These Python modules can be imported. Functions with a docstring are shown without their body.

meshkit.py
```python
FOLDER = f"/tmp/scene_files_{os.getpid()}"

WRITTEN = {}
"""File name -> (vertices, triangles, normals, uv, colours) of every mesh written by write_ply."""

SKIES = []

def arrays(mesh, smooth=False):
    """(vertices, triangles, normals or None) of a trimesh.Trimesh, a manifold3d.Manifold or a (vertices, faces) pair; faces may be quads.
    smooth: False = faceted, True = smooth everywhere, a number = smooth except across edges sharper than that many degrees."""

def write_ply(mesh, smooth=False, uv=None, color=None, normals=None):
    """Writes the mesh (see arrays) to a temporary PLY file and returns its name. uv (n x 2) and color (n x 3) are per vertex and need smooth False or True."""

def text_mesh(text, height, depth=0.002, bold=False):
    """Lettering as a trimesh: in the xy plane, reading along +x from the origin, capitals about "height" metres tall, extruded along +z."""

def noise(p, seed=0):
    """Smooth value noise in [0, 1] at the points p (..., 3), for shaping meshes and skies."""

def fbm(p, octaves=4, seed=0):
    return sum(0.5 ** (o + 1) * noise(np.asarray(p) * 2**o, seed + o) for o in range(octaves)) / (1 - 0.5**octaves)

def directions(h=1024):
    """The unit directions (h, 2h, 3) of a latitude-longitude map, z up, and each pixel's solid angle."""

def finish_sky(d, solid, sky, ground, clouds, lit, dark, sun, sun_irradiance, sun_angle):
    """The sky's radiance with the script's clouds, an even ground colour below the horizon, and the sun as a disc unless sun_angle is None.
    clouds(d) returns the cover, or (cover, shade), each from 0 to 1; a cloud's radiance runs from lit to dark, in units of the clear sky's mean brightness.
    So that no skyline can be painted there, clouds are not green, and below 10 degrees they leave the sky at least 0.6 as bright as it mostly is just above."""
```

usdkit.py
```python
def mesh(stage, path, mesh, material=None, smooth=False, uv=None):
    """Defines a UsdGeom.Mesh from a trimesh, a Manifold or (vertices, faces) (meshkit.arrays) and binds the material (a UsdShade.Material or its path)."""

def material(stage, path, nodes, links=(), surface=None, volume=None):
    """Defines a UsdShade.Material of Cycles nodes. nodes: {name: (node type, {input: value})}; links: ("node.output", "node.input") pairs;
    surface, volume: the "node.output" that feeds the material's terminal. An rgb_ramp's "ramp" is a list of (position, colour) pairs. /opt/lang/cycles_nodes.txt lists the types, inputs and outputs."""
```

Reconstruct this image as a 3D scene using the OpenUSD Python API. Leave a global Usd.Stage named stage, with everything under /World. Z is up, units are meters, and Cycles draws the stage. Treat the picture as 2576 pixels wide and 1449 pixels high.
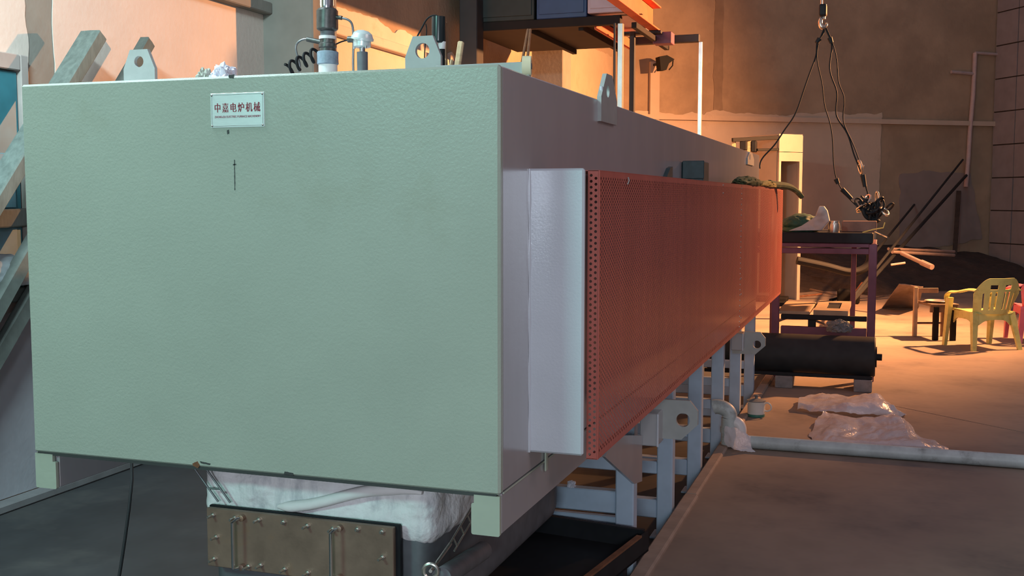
import math, random
import numpy as np, trimesh, usdkit, meshkit
from pxr import Usd, UsdGeom, UsdLux, UsdShade, Gf, Sdf
from shapely.geometry import Polygon, Point, LineString, box as sbox
from shapely.ops import unary_union

stage = Usd.Stage.CreateInMemory()
UsdGeom.SetStageUpAxis(stage, UsdGeom.Tokens.z)
UsdGeom.SetStageMetersPerUnit(stage, 1.0)
UsdGeom.Xform.Define(stage, '/World')
UsdGeom.Scope.Define(stage, '/World/Looks')

# ------------------------------------------------------------------ camera (x = across the furnace front, y = along its length)
PW, PH, FPX = 2576, 1449, 2715.0
YAW, PITCH = math.radians(19.0), math.radians(-4.72)
EYE = np.array([0.0, 0.0, 1.66])
fw = np.array([-math.sin(YAW) * math.cos(PITCH), math.cos(YAW) * math.cos(PITCH), math.sin(PITCH)])
rt = np.array([math.cos(YAW), math.sin(YAW), 0.0])
up = np.cross(rt, fw)
cam = UsdGeom.Camera.Define(stage, '/World/camera')
m = Gf.Matrix4d(1.0)
for i, v in enumerate((rt, up, -fw, EYE)):
    m.SetRow(i, Gf.Vec4d(*map(float, v), 1.0 if i == 3 else 0.0))
cam.AddTransformOp().Set(m)
cam.CreateHorizontalApertureAttr(36.0)
cam.CreateVerticalApertureAttr(36.0 * PH / PW)
cam.CreateFocalLengthAttr(36.0 * FPX / PW)
cam.CreateClippingRangeAttr(Gf.Vec2f(0.05, 200.0))
cam.CreateExposureAttr(0.0)

# ------------------------------------------------------------------ light: dim ambience, a sodium floodlight, unseen pale lamps, a fill from the right
def aim(prim, pos, target):
    pos, target = np.array(pos, float), np.array(target, float)
    z = pos - target; z /= np.linalg.norm(z)
    x = np.cross([0, 0, 1.0], z); x /= np.linalg.norm(x)
    y = np.cross(z, x)
    mm = Gf.Matrix4d(1.0)
    for i, v in enumerate((x, y, z, pos)):
        mm.SetRow(i, Gf.Vec4d(*map(float, v), 1.0 if i == 3 else 0.0))
    UsdGeom.Xformable(prim).AddTransformOp().Set(mm)

dome = UsdLux.DomeLight.Define(stage, '/World/ambient_light')
dome.CreateColorAttr(Gf.Vec3f(0.86, 0.80, 1.0)); dome.CreateIntensityAttr(0.068)

sod = UsdLux.SphereLight.Define(stage, '/World/sodium_light')
sod.CreateRadiusAttr(0.10); sod.CreateColorAttr(Gf.Vec3f(1.0, 0.415, 0.155)); sod.CreateIntensityAttr(32000.0)
sh = UsdLux.ShapingAPI.Apply(sod.GetPrim()); sh.CreateShapingConeAngleAttr(61.5); sh.CreateShapingConeSoftnessAttr(1.0)
aim(sod, (3.4, 14.9, 4.3), (-5.6, 14.0, 1.5))

la = UsdLux.RectLight.Define(stage, '/World/unseen_left_lamp')  # out of view, lights the left of the furnace front teal
la.CreateWidthAttr(1.0); la.CreateHeightAttr(0.5); la.CreateColorAttr(Gf.Vec3f(0.44, 1.0, 0.88)); la.CreateIntensityAttr(54.0)
aim(la, (-3.2, -1.6, 3.4), (-2.4, 3.0, 1.4))
lb = UsdLux.RectLight.Define(stage, '/World/unseen_right_lamp')  # out of view behind the camera, lights the furnace right side and stand bluish
lb.CreateWidthAttr(0.8); lb.CreateHeightAttr(0.5); lb.CreateColorAttr(Gf.Vec3f(0.82, 0.92, 1.0)); lb.CreateIntensityAttr(94.0)
aim(lb, (0.5, -3.0, 2.05), (-1.0, 3.4, 1.2))

ld = UsdLux.RectLight.Define(stage, '/World/unseen_bay_lamp')  # out of view, placed to whiten the near left wall and timbers
ld.CreateWidthAttr(1.1); ld.CreateHeightAttr(0.15); ld.CreateColorAttr(Gf.Vec3f(0.72, 0.96, 1.0)); ld.CreateIntensityAttr(460.0)
aim(ld, (-3.2, 2.5, 4.1), (-4.9, 5.8, 1.9))
lc = UsdLux.RectLight.Define(stage, '/World/right_fill_light')  # added fill, stands in for warm bounce on the right-facing sides
lc.CreateWidthAttr(2.4); lc.CreateHeightAttr(1.2); lc.CreateColorAttr(Gf.Vec3f(1.0, 0.72, 0.70)); lc.CreateIntensityAttr(5.5)
aim(lc, (4.6, 2.0, 4.8), (-1.0, 5.0, 1.0))

# ------------------------------------------------------------------ picture point -> point of the place on a known plane
def ray(px, py): return fw + rt * (px - PW / 2) / FPX - up * (py - PH / 2) / FPX
def onx(px, py, x): r = ray(px, py); return EYE + r * (x / r[0])
def ony(px, py, y): r = ray(px, py); return EYE + r * (y / r[1])
def onz(px, py, z): r = ray(px, py); return EYE + r * ((z - EYE[2]) / r[2])
def ond(px, py, d): return EYE + ray(px, py) * d
def onpl(px, py, p0, n): r = ray(px, py); return EYE + r * (np.dot(np.asarray(p0) - EYE, n) / np.dot(r, n))

# ------------------------------------------------------------------ materials
def M(name, c, r=0.5, metal=0.0, var=0.15, vs=6.0, bump=0.0, bs=80.0, spec=0.5, dirt=None, ds=2.0, dlo=0.5, dhi=0.68, coat=0.0, detail=4.0, stretch=None, rvar=0.0, bd=0.002):
    c = np.array(c, float)
    nodes = {'g': ('geometry', {}), 'map': ('mapping', {'scale': stretch or (1, 1, 1)}),
             'n': ('noise_texture', {'scale': vs, 'detail': detail, 'roughness': 0.6}),
             'r': ('rgb_ramp', {'ramp': [(0.25, tuple(c * (1 - var))), (0.75, tuple(np.minimum(c * (1 + var), 1)))]}),
             'p': ('principled_bsdf', {'roughness': r, 'metallic': metal, 'specular_ior_level': spec, 'coat_weight': coat, 'coat_roughness': 0.15})}
    links = [('g.position', 'map.vector'), ('map.vector', 'n.vector'), ('n.fac', 'r.fac')]
    last = 'r.color'
    if dirt is not None:
        nodes['n2'] = ('noise_texture', {'scale': ds, 'detail': 6.0, 'roughness': 0.65})
        nodes['r2'] = ('rgb_ramp', {'ramp': [(dlo, (0, 0, 0)), (dhi, (1, 1, 1))]})
        nodes['mx'] = ('mix', {'color2': tuple(dirt)})
        links += [('map.vector', 'n2.vector'), ('n2.fac', 'r2.fac'), ('r2.color', 'mx.fac'), (last, 'mx.color1')]
        last = 'mx.color'
    links.append((last, 'p.base_color'))
    if rvar:
        nodes['rr'] = ('map_range', {'from_min': 0.3, 'from_max': 0.7, 'to_min': max(r - rvar, 0.03), 'to_max': min(r + rvar, 1)})
        links += [('n.fac', 'rr.value'), ('rr.result', 'p.roughness')]
    if bump:
        nodes['bn'] = ('noise_texture', {'scale': bs, 'detail': 2.0, 'roughness': 0.5})
        nodes['b'] = ('bump', {'strength': bump, 'distance': bd})
        links += [('g.position', 'bn.vector'), ('bn.fac', 'b.height'), ('b.normal', 'p.normal')]
    return usdkit.material(stage, '/World/Looks/' + name, nodes, links, surface='p.BSDF')

paint_front = M('hammertone_green_grey', (0.37, 0.42, 0.36), 0.36, var=0.05, vs=3, bump=0.28, bs=140, bd=0.0022, dirt=(0.30, 0.32, 0.24), ds=1.4, dlo=0.58, dhi=0.85)
paint_side = M('hammertone_grey', (0.45, 0.45, 0.47), 0.20, var=0.08, vs=4, bump=0.08, bs=110, bd=0.002, metal=0.25, stretch=(1, 1, .3))
paint_box = M('hammertone_silver', (0.60, 0.63, 0.69), 0.33, var=0.05, vs=4, bump=0.16, bs=130, bd=0.002, metal=0.15)
paint_foot = M('foot_green_grey', (0.40, 0.45, 0.37), 0.35, var=0.06, bump=0.2, bs=60)
lug_paint = M('lug_grey', (0.36, 0.38, 0.37), 0.45, var=0.08, vs=20, bump=0.1)
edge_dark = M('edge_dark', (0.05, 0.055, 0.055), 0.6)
plate_metal = M('nameplate_aluminium', (0.72, 0.80, 0.80), 0.32, metal=0.35, var=0.05, vs=40, stretch=(1, 1, 8))
red_ink = M('maroon_ink', (0.22, 0.012, 0.03), 0.6, var=0.05)
line_ink = M('grey_line', (0.16, 0.13, 0.14), 0.6)
rivet_m = M('rivet_steel', (0.5, 0.5, 0.5), 0.25, metal=1.0)
red_paint = M('orange_red_paint', (0.52, 0.135, 0.105), 0.40, var=0.12, vs=3, stretch=(1, 4, .2), bump=0.15, bs=150)
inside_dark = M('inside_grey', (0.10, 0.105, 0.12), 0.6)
ceramic = M('white_ceramic', (0.75, 0.74, 0.72), 0.3)
teal_dark = M('dark_teal_paint', (0.028, 0.060, 0.066), 0.5, var=0.35, vs=25)
leg_paint = M('blue_grey_paint', (0.42, 0.54, 0.67), 0.5, var=0.10, vs=9, bump=0.1)
fibre = M('ceramic_fibre', (0.80, 0.78, 0.80), 0.95, var=0.10, vs=14, bump=0.9, bs=45, bd=0.006, dirt=(0.32, 0.33, 0.38), ds=9, dlo=0.50, dhi=0.72, stretch=(1, 1, .35))
fibre_clean = M('ceramic_fibre_clean', (0.80, 0.77, 0.78), 0.95, var=0.05, vs=20, bump=0.4, bs=60)
rust_plate = M('brown_steel_plate', (0.27, 0.185, 0.14), 0.42, metal=0.35, var=0.25, vs=9, bump=0.15, bs=120, dirt=(0.26, 0.12, 0.04), ds=4.5, dlo=0.56, dhi=0.8)
zinc = M('zinc', (0.55, 0.54, 0.50), 0.28, metal=0.9, var=0.15, vs=60)
chrome = M('chrome', (0.72, 0.74, 0.76), 0.16, metal=1.0, var=0.05)
casing_m = M('dull_grey_casing', (0.13, 0.14, 0.155), 0.55, metal=0.2, var=0.25, vs=12)
black_steel = M('black_steel', (0.013, 0.015, 0.018), 0.6, var=0.3, vs=12, spec=0.25)
roller_steel = M('roller_steel', (0.028, 0.033, 0.036), 0.6, var=0.25, vs=9, spec=0.25)
black_matte = M('black_rubber', (0.013, 0.014, 0.016), 0.65, spec=0.2)
rust_m = M('rusty_steel', (0.18, 0.075, 0.035), 0.75, var=0.35, vs=18, bump=0.3)
dark_valve = M('dark_valve_steel', (0.10, 0.098, 0.095), 0.4, metal=0.6, var=0.3, vs=40)
coupling_m = M('blue_grey_coupling', (0.25, 0.32, 0.40), 0.45, var=0.3, vs=50)
tube_m = M('dull_tube', (0.20, 0.21, 0.22), 0.4, metal=0.7)
white_plastic = M('white_plastic', (0.72, 0.72, 0.72), 0.4, var=0.05)
bag_white = M('crumpled_white_film', (0.62, 0.62, 0.70), 0.4, var=0.2, vs=30)
timber_grey = M('green_grey_timber', (0.135, 0.165, 0.15), 0.85, var=0.3, vs=5, stretch=(6, 6, 1.2), bump=0.5, bs=30)  # green-grey base offsets the orange of the sodium light
timber_dark = M('dark_timber', (0.095, 0.115, 0.105), 0.85, var=0.35, vs=7, bump=0.4, bs=30)  # darker green-grey tone with random variation
timber_warm = M('pale_timber', (0.55, 0.40, 0.24), 0.75, var=0.25, vs=12, stretch=(1, 1, 6))
board_tan = M('tan_board', (0.36, 0.27, 0.18), 0.75, var=0.2, vs=8)
plaster = M('pale_plaster', (0.60, 0.52, 0.46), 0.95, var=0.07, vs=2.2, bump=0.35, bs=25, bd=0.006, dirt=(0.42, 0.34, 0.27), ds=2.2, dlo=0.60, dhi=0.85)
plaster_tan = M('tan_plaster', (0.44, 0.34, 0.245), 0.95, var=0.10, vs=2.2, bump=0.35, bs=25, bd=0.006, dirt=(0.34, 0.25, 0.17), ds=2.2, dlo=0.55, dhi=0.85)  # browner plaster, tones down the wall where the sodium light is hottest
plaster_warm = M('warm_plaster', (0.54, 0.43, 0.335), 0.95, var=0.08, vs=2.2, bump=0.35, bs=25, bd=0.006, dirt=(0.38, 0.29, 0.21), ds=2.2, dlo=0.58, dhi=0.85)
plaster_grey = M('grey_plaster', (0.31, 0.33, 0.36), 0.95, var=0.10, vs=3, bump=0.3, bs=25, bd=0.006)
cement = M('brown_cement_render', (0.36, 0.265, 0.18), 0.95, var=0.2, vs=1.3, bump=0.5, bs=18, bd=0.008, dirt=(0.25, 0.18, 0.125), ds=1.0, dlo=0.5, dhi=0.8)
pillar_m = M('grey_concrete', (0.22, 0.215, 0.19), 0.95, var=0.14, vs=2.5, bump=0.4, bs=22, bd=0.006)
floor_m = M('worn_concrete_floor', (0.32, 0.25, 0.195), 0.8, var=0.2, vs=2.2, bump=0.3, bs=14, bd=0.006, dirt=(0.15, 0.122, 0.106), ds=1.1, dlo=0.44, dhi=0.70, detail=8)
pit_m = M('dark_bay_floor', (0.028, 0.031, 0.034), 0.7, var=0.35, vs=1.8, bump=0.3, bs=10, bd=0.008, dirt=(0.07, 0.07, 0.066), ds=1.2, dlo=0.52, dhi=0.8)  # near-black grey with paler random blotches
curb_m = M('curb_concrete', (0.34, 0.27, 0.22), 0.85, var=0.2, vs=6, bump=0.4, bs=20, bd=0.006)
crack_m = M('joint_dirt', (0.05, 0.04, 0.035), 0.95)
pvc = M('dusty_white_pvc', (0.50, 0.58, 0.58), 0.45, var=0.2, vs=9, dirt=(0.18, 0.19, 0.18), ds=7, dlo=0.55, dhi=0.75)
block_m = M('grey_block', (0.26, 0.235, 0.24), 0.95, var=0.15, vs=3, bump=0.4, bs=20, bd=0.006)
blue_door = M('blue_teal_paint', (0.035, 0.16, 0.20), 0.45, var=0.25, vs=4)
blue_sheet = M('pale_blue_sheet', (0.11, 0.25, 0.31), 0.5, var=0.2, vs=5)
platform_steel = M('dark_platform_steel', (0.011, 0.007, 0.0065), 0.9, var=0.35, vs=5)
post_grey = M('silver_post', (0.48, 0.46, 0.44), 0.32, metal=0.7, var=0.12, vs=9)
post_dark = M('dark_post', (0.024, 0.024, 0.027), 0.6, var=0.2)
red_oxide = M('red_oxide_paint', (0.46, 0.085, 0.03), 0.6, var=0.2, vs=6)
cab_blue = M('cabinet_blue', (0.02, 0.055, 0.15), 0.5, var=0.12)
cab_lilac = M('cabinet_lilac_grey', (0.42, 0.34, 0.40), 0.55, var=0.08)
cab_dark = M('cabinet_dark_green', (0.017, 0.023, 0.022), 0.6, var=0.3, vs=5)
cream = M('cream_paint', (0.38, 0.32, 0.27), 0.5, var=0.06)
purple_red = M('purple_red_paint', (0.15, 0.055, 0.095), 0.55, var=0.2, vs=10)
yellow_plastic = M('yellow_plastic', (0.60, 0.57, 0.20), 0.38, var=0.1, vs=8, dirt=(0.40, 0.38, 0.12), ds=9, dlo=0.5, dhi=0.75)
pink_plastic = M('pink_plastic', (0.65, 0.15, 0.22), 0.4, var=0.1)
old_wood = M('old_brown_wood', (0.17, 0.11, 0.075), 0.7, var=0.3, vs=12)
tray_metal = M('tray_metal', (0.6, 0.55, 0.48), 0.3, metal=0.8, var=0.15)
green_cloth = M('green_cloth', (0.075, 0.12, 0.055), 0.85, var=0.35, vs=14, dirt=(0.40, 0.36, 0.15), ds=10, dlo=0.58, dhi=0.7)
sack_green = M('green_sack', (0.03, 0.095, 0.06), 0.7, var=0.3, vs=15)
sack_white = M('white_sack', (0.50, 0.47, 0.45), 0.75, var=0.12, vs=12)
scrap_m = M('scrap_brown', (0.045, 0.032, 0.026), 0.9, var=0.4, vs=6, bump=0.6, bs=12, bd=0.02)
scrap_dark = M('scrap_dark', (0.012, 0.012, 0.013), 0.85, var=0.4, spec=0.15)
bar_pale = M('pale_bar', (0.42, 0.32, 0.28), 0.4, metal=0.5, var=0.2)
rag_grey = M('grey_rag', (0.17, 0.19, 0.20), 0.9, var=0.3, vs=20)
enamel = M('white_enamel', (0.62, 0.66, 0.64), 0.25, var=0.05)
enamel_green = M('green_enamel', (0.05, 0.20, 0.16), 0.3)
steel_bright = M('bright_shackle', (0.7, 0.6, 0.5), 0.25, metal=0.9)
brick_m = M('grey_brick', (0.24, 0.23, 0.23), 0.9, var=0.2, vs=20, bump=0.3)

def film_material(name):
    nodes = {'g': ('geometry', {}), 'n': ('noise_texture', {'scale': 7.0, 'detail': 5.0, 'roughness': 0.6}),
             'r': ('map_range', {'from_min': 0.3, 'from_max': 0.7, 'to_min': 0.88, 'to_max': 1.0, 'clamp': True}),
             't': ('transparent_bsdf', {'color': (0.95, 0.95, 0.95)}),
             'p': ('principled_bsdf', {'base_color': (0.88, 0.87, 0.92), 'roughness': 0.22, 'specular_ior_level': 0.8}),
             'tl': ('translucent_bsdf', {'color': (0.7, 0.68, 0.7)}), 'm1': ('mix_closure', {'fac': 0.35}), 'm2': ('mix_closure', {}),
             'bn': ('noise_texture', {'scale': 26.0, 'detail': 4.0}), 'b': ('bump', {'strength': 0.6, 'distance': 0.012})}
    links = [('g.position', 'n.vector'), ('n.fac', 'r.value'), ('p.BSDF', 'm1.closure1'), ('tl.BSDF', 'm1.closure2'), ('t.BSDF', 'm2.closure1'), ('m1.closure', 'm2.closure2'),
             ('r.result', 'm2.fac'), ('g.position', 'bn.vector'), ('bn.fac', 'b.height'), ('b.normal', 'p.normal')]
    return usdkit.material(stage, '/World/Looks/' + name, nodes, links, surface='m2.closure')
film = film_material('plastic_film')

# ------------------------------------------------------------------ prims
used = {}
class T:
    def __init__(s, prim, o): s.prim, s.o, s.path, s.n = prim, np.array(o, float), str(prim.GetPath()), {}
def numbered(table, name):
    k = table.get(name, 0); table[name] = k + 1
    return name if k == 0 else f'{name}_{k:03d}'
def meta(prim, label=None, cat=None, group=None, kind=None):
    for k, v in (('label', label), ('category', cat), ('group', group), ('kind', kind)):
        if v: prim.SetCustomDataByKey(k, v)
def thing(name, label, cat, loc=(0, 0, 0), group=None, kind=None, rotz=0):
    x = UsdGeom.Xform.Define(stage, '/World/' + numbered(used, name))
    x.AddTranslateOp().Set(Gf.Vec3d(*map(float, loc)))
    if rotz: x.AddRotateZOp().Set(float(rotz))
    meta(x.GetPrim(), label, cat, group, kind)
    return T(x.GetPrim(), loc)
def structure(name, loc=(0, 0, 0)):
    return thing(name, None, None, loc, kind='structure')
def cat(parts): return trimesh.util.concatenate([tm(p) for p in parts])
def tm(x):
    if isinstance(x, trimesh.Trimesh): return x
    v, f, _ = meshkit.arrays(x); return trimesh.Trimesh(v, f, process=False)
def part(parent, name, mesh, mat, smooth=30, label=None, kind=None, local=False):
    mesh = tm(mesh)
    if not local: mesh = trimesh.Trimesh(mesh.vertices - parent.o, mesh.faces, process=False)
    pm = usdkit.mesh(stage, parent.path + '/' + numbered(parent.n, name), mesh, mat, smooth=smooth)
    meta(pm.GetPrim(), label, None, None, kind)
    t = T(pm.GetPrim(), parent.o); return t
def single(name, label, catg, mesh, mat, smooth=30, group=None, kind=None):
    mesh = tm(mesh); b = mesh.bounds; o = np.array([(b[0][0] + b[1][0]) / 2, (b[0][1] + b[1][1]) / 2, b[0][2]])
    pm = usdkit.mesh(stage, '/World/' + numbered(used, name), trimesh.Trimesh(mesh.vertices - o, mesh.faces, process=False), mat, smooth=smooth)
    UsdGeom.Xformable(pm.GetPrim()).AddTranslateOp().Set(Gf.Vec3d(*map(float, o)))
    meta(pm.GetPrim(), label, catg, group, kind); return T(pm.GetPrim(), o)

# ------------------------------------------------------------------ shapes
def bx(lo, hi, c=0.0):
    lo, hi = np.minimum(lo, hi).astype(float), np.maximum(lo, hi).astype(float)
    if c <= 0:
        b = trimesh.creation.box(hi - lo); b.apply_translation((lo + hi) / 2); return b
    c = min(c, (hi - lo).min() * 0.45); pts = []
    for sx in (0, 1):
        for sy in (0, 1):
            for sz in (0, 1):
                p = np.where([sx, sy, sz], hi, lo); s = np.where([sx, sy, sz], -c, c)
                for k in range(3):
                    q = p + s; q[k] = p[k]; pts.append(q)
    return trimesh.convex.convex_hull(np.array(pts))
def frame_of(d, side=(0, 0, 1)):
    d = np.asarray(d, float); d = d / np.linalg.norm(d)
    s = np.asarray(side, float)
    if abs(d @ s) > 0.98: s = np.array([0, 1.0, 0])
    u = np.cross(s, d); u /= np.linalg.norm(u); return u, np.cross(d, u), d
def beam(p0, p1, w, h, side=(0, 0, 1), c=0.004):
    p0, p1 = np.asarray(p0, float), np.asarray(p1, float); u, v, d = frame_of(p1 - p0, side)
    b = bx((-w / 2, -h / 2, 0), (w / 2, h / 2, np.linalg.norm(p1 - p0)), c)
    b.vertices = p0 + b.vertices @ np.array([u, v, d]); return b
def tube(path, r, n=10, cap=True):
    P = np.asarray(path, float); k = len(P); R = np.broadcast_to(np.asarray(r, float), (k,))
    t = np.gradient(P, axis=0); t /= np.linalg.norm(t, axis=1)[:, None]
    u, v, _ = frame_of(t[0]); rings = []
    a = np.linspace(0, 2 * np.pi, n, endpoint=False)
    for i in range(k):
        u = u - t[i] * (u @ t[i]); u /= np.linalg.norm(u); v = np.cross(t[i], u)
        rings.append(P[i] + R[i] * (np.cos(a)[:, None] * u + np.sin(a)[:, None] * v))
    V = np.vstack(rings + [P[:1], P[-1:]]); F = []
    for i in range(k - 1):
        for j in range(n):
            a0, a1 = i * n + j, i * n + (j + 1) % n; F += [[a0, a1, a1 + n], [a0, a1 + n, a0 + n]]
    if cap:
        c0, c1 = k * n, k * n + 1
        for j in range(n): F += [[c0, (j + 1) % n, j], [c1, (k - 1) * n + j, (k - 1) * n + (j + 1) % n]]
    return trimesh.Trimesh(V, F, process=False)
def spline(pts, n=24):
    from scipy.interpolate import CubicSpline
    P = np.asarray(pts, float); s = np.r_[0, np.cumsum(np.linalg.norm(np.diff(P, axis=0), axis=1))]
    return CubicSpline(s, P)(np.linspace(0, s[-1], n))
def cyl(p0, p1, r0, r1=None, n=24):
    return tube([p0, p1], [r0, r0 if r1 is None else r1], n)
def lathe(base, prof, n=32, axis=(0, 0, 1)):
    u, v, d = frame_of(axis) if tuple(axis) != (0, 0, 1) else (np.array([1., 0, 0]), np.array([0, 1., 0]), np.array([0, 0, 1.]))
    a = np.linspace(0, 2 * np.pi, n, endpoint=False); V = []; F = []
    for r, z in prof: V.append(np.asarray(base) + d * z + max(r, 1e-5) * (np.cos(a)[:, None] * u + np.sin(a)[:, None] * v))
    for i in range(len(prof) - 1):
        for j in range(n):
            a0, a1 = i * n + j, i * n + (j + 1) % n; F += [[a0, a1, a1 + n], [a0, a1 + n, a0 + n]]
    return trimesh.Trimesh(np.vstack(V), F, process=False)
def torus(c, R, r, normal=(0, 1, 0), n=28, k=10, stretch=(1, 1)):
    u, v, d = frame_of(normal); a = np.linspace(0, 2 * np.pi, n, endpoint=False)
    P = np.array([np.asarray(c) + R * (math.cos(x) * u * stretch[0] + math.sin(x) * v * stretch[1]) for x in a])
    return tube(np.vstack([P, P[:2]]), r, k, cap=False)
def prism(poly, o, u, v, t):
    """shapely polygon in the (u, v) plane at o, extruded by t along u x v"""
    u, v = np.asarray(u, float), np.asarray(v, float); w = np.cross(u, v); out = []
    for g in getattr(poly, 'geoms', [poly]):
        if g.area < 1e-9: continue
        e = trimesh.creation.extrude_polygon(g, abs(t), engine='earcut')
        vv = e.vertices.copy(); vv[:, 2] *= 1 if t > 0 else -1
        W = np.asarray(o, float) + vv[:, :1] * u + vv[:, 1:2] * v + vv[:, 2:] * w
        out.append(trimesh.Trimesh(W, e.faces if t > 0 else e.faces[:, ::-1], process=False))
    return cat(out)
def blob(c, size, seed, n=4, amp=0.25, freq=3.0, flat=True):
    s = trimesh.creation.icosphere(n); v = s.vertices
    d = 1 + amp * 2 * (meshkit.fbm(v * freq + 11.3 + seed, 4, seed) - 0.5)
    v = v * d[:, None]
    if flat: v[:, 2] = np.maximum(v[:, 2], -0.5)
    v = v * np.asarray(size) / 2; v[:, 2] -= v[:, 2].min()
    return trimesh.Trimesh(v + np.asarray(c), s.faces, process=False)
def crumple(c, size, seed, n=4, amp=0.5, freq=3.5):
    """film or paper: ridged noise so that the surface has creases"""
    s = trimesh.creation.icosphere(min(n, 3)); v = s.vertices
    f = np.abs(meshkit.fbm(v * freq * .45 + 5 + seed, 2, seed) - 0.5) * 2
    v = v * (1 + amp * (f - .4))[:, None] + np.random.default_rng(seed).normal(0, .055, v.shape); v[:, 2] = np.maximum(v[:, 2], -0.4)
    v = (v - v.min(0)) / np.ptp(v, axis=0) - (.5, .5, 0); v = v * np.asarray(size)
    return trimesh.Trimesh(v + np.asarray(c), s.faces, process=False)
def rounded(lo, hi, r, sub=5):
    lo, hi = np.asarray(lo, float), np.asarray(hi, float)
    b = trimesh.creation.box((2, 2, 2))
    for _ in range(sub): b = b.subdivide()
    p = (lo + hi) / 2 + b.vertices * (hi - lo) / 2; q = np.clip(p, lo + r, hi - r); d = p - q
    L = np.linalg.norm(d, axis=1, keepdims=True); d = np.where(L > 1e-9, d / np.maximum(L, 1e-9) * r, 0)
    return trimesh.Trimesh(q + d, b.faces, process=False)
def vnormals(mesh): return meshkit.arrays(mesh, True)[2]
def grid_mesh(P, mask=None, t=0.0):
    """P (a, b, 3); cells with mask False are left out; t: thickness along the normals"""
    a, b, _ = P.shape
    du, dv = np.gradient(P, axis=0), np.gradient(P, axis=1); n = np.cross(du, dv); n /= np.maximum(np.linalg.norm(n, axis=2, keepdims=True), 1e-9)
    mask = np.ones((a - 1, b - 1), bool) if mask is None else mask
    top, bot = P + n * t / 2, P - n * t / 2; V = np.vstack([top.reshape(-1, 3), bot.reshape(-1, 3)]); N = a * b; F = []
    idx = lambda i, j: i * b + j
    for i in range(a - 1):
        for j in range(b - 1):
            if not mask[i, j]: continue
            q = [idx(i, j), idx(i + 1, j), idx(i + 1, j + 1), idx(i, j + 1)]
            F += [[q[0], q[1], q[2]], [q[0], q[2], q[3]]]
            if t:
                F += [[q[2] + N, q[1] + N, q[0] + N], [q[3] + N, q[2] + N, q[0] + N]]
                for (x, y), (di, dj) in (((q[1], q[0]), (0, -1)), ((q[2], q[1]), (1, 0)), ((q[3], q[2]), (0, 1)), ((q[0], q[3]), (-1, 0))):
                    ii, jj = i + di, j + dj
                    if not (0 <= ii < a - 1 and 0 <= jj < b - 1 and mask[ii, jj]): F += [[x, y, y + N], [x, y + N, x + N]]
    g = trimesh.Trimesh(V, F, process=False); g.remove_unreferenced_vertices(); return g
def loft(rows, n=40, m=6, amp=0.02, freq=9.0, seed=0):
    """rows of points from one edge of a crumpled sheet to the other"""
    R = []
    for r in rows:
        r = np.asarray(r, float); s = np.r_[0, np.cumsum(np.linalg.norm(np.diff(r, axis=0), axis=1))]; s /= s[-1]
        R.append(np.stack([np.interp(np.linspace(0, 1, n), s, r[:, k]) for k in range(3)], 1))
    R = np.array(R); t = np.linspace(0, len(R) - 1, (len(R) - 1) * m + 1)
    from scipy.interpolate import PchipInterpolator
    P = PchipInterpolator(np.arange(len(R)), R, axis=0)(t)
    f = np.abs(meshkit.fbm(P * freq + 3 + seed, 4, seed) - 0.5) * 2
    P[..., 2] += amp * (f - 0.25); P[..., 2] = np.maximum(P[..., 2], 0.004)
    P[..., :2] += (amp * 0.7 * (meshkit.fbm(P * freq * 0.7 + 40 + seed, 3, seed + 7) - 0.5))[..., None]
    return grid_mesh(P)
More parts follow.
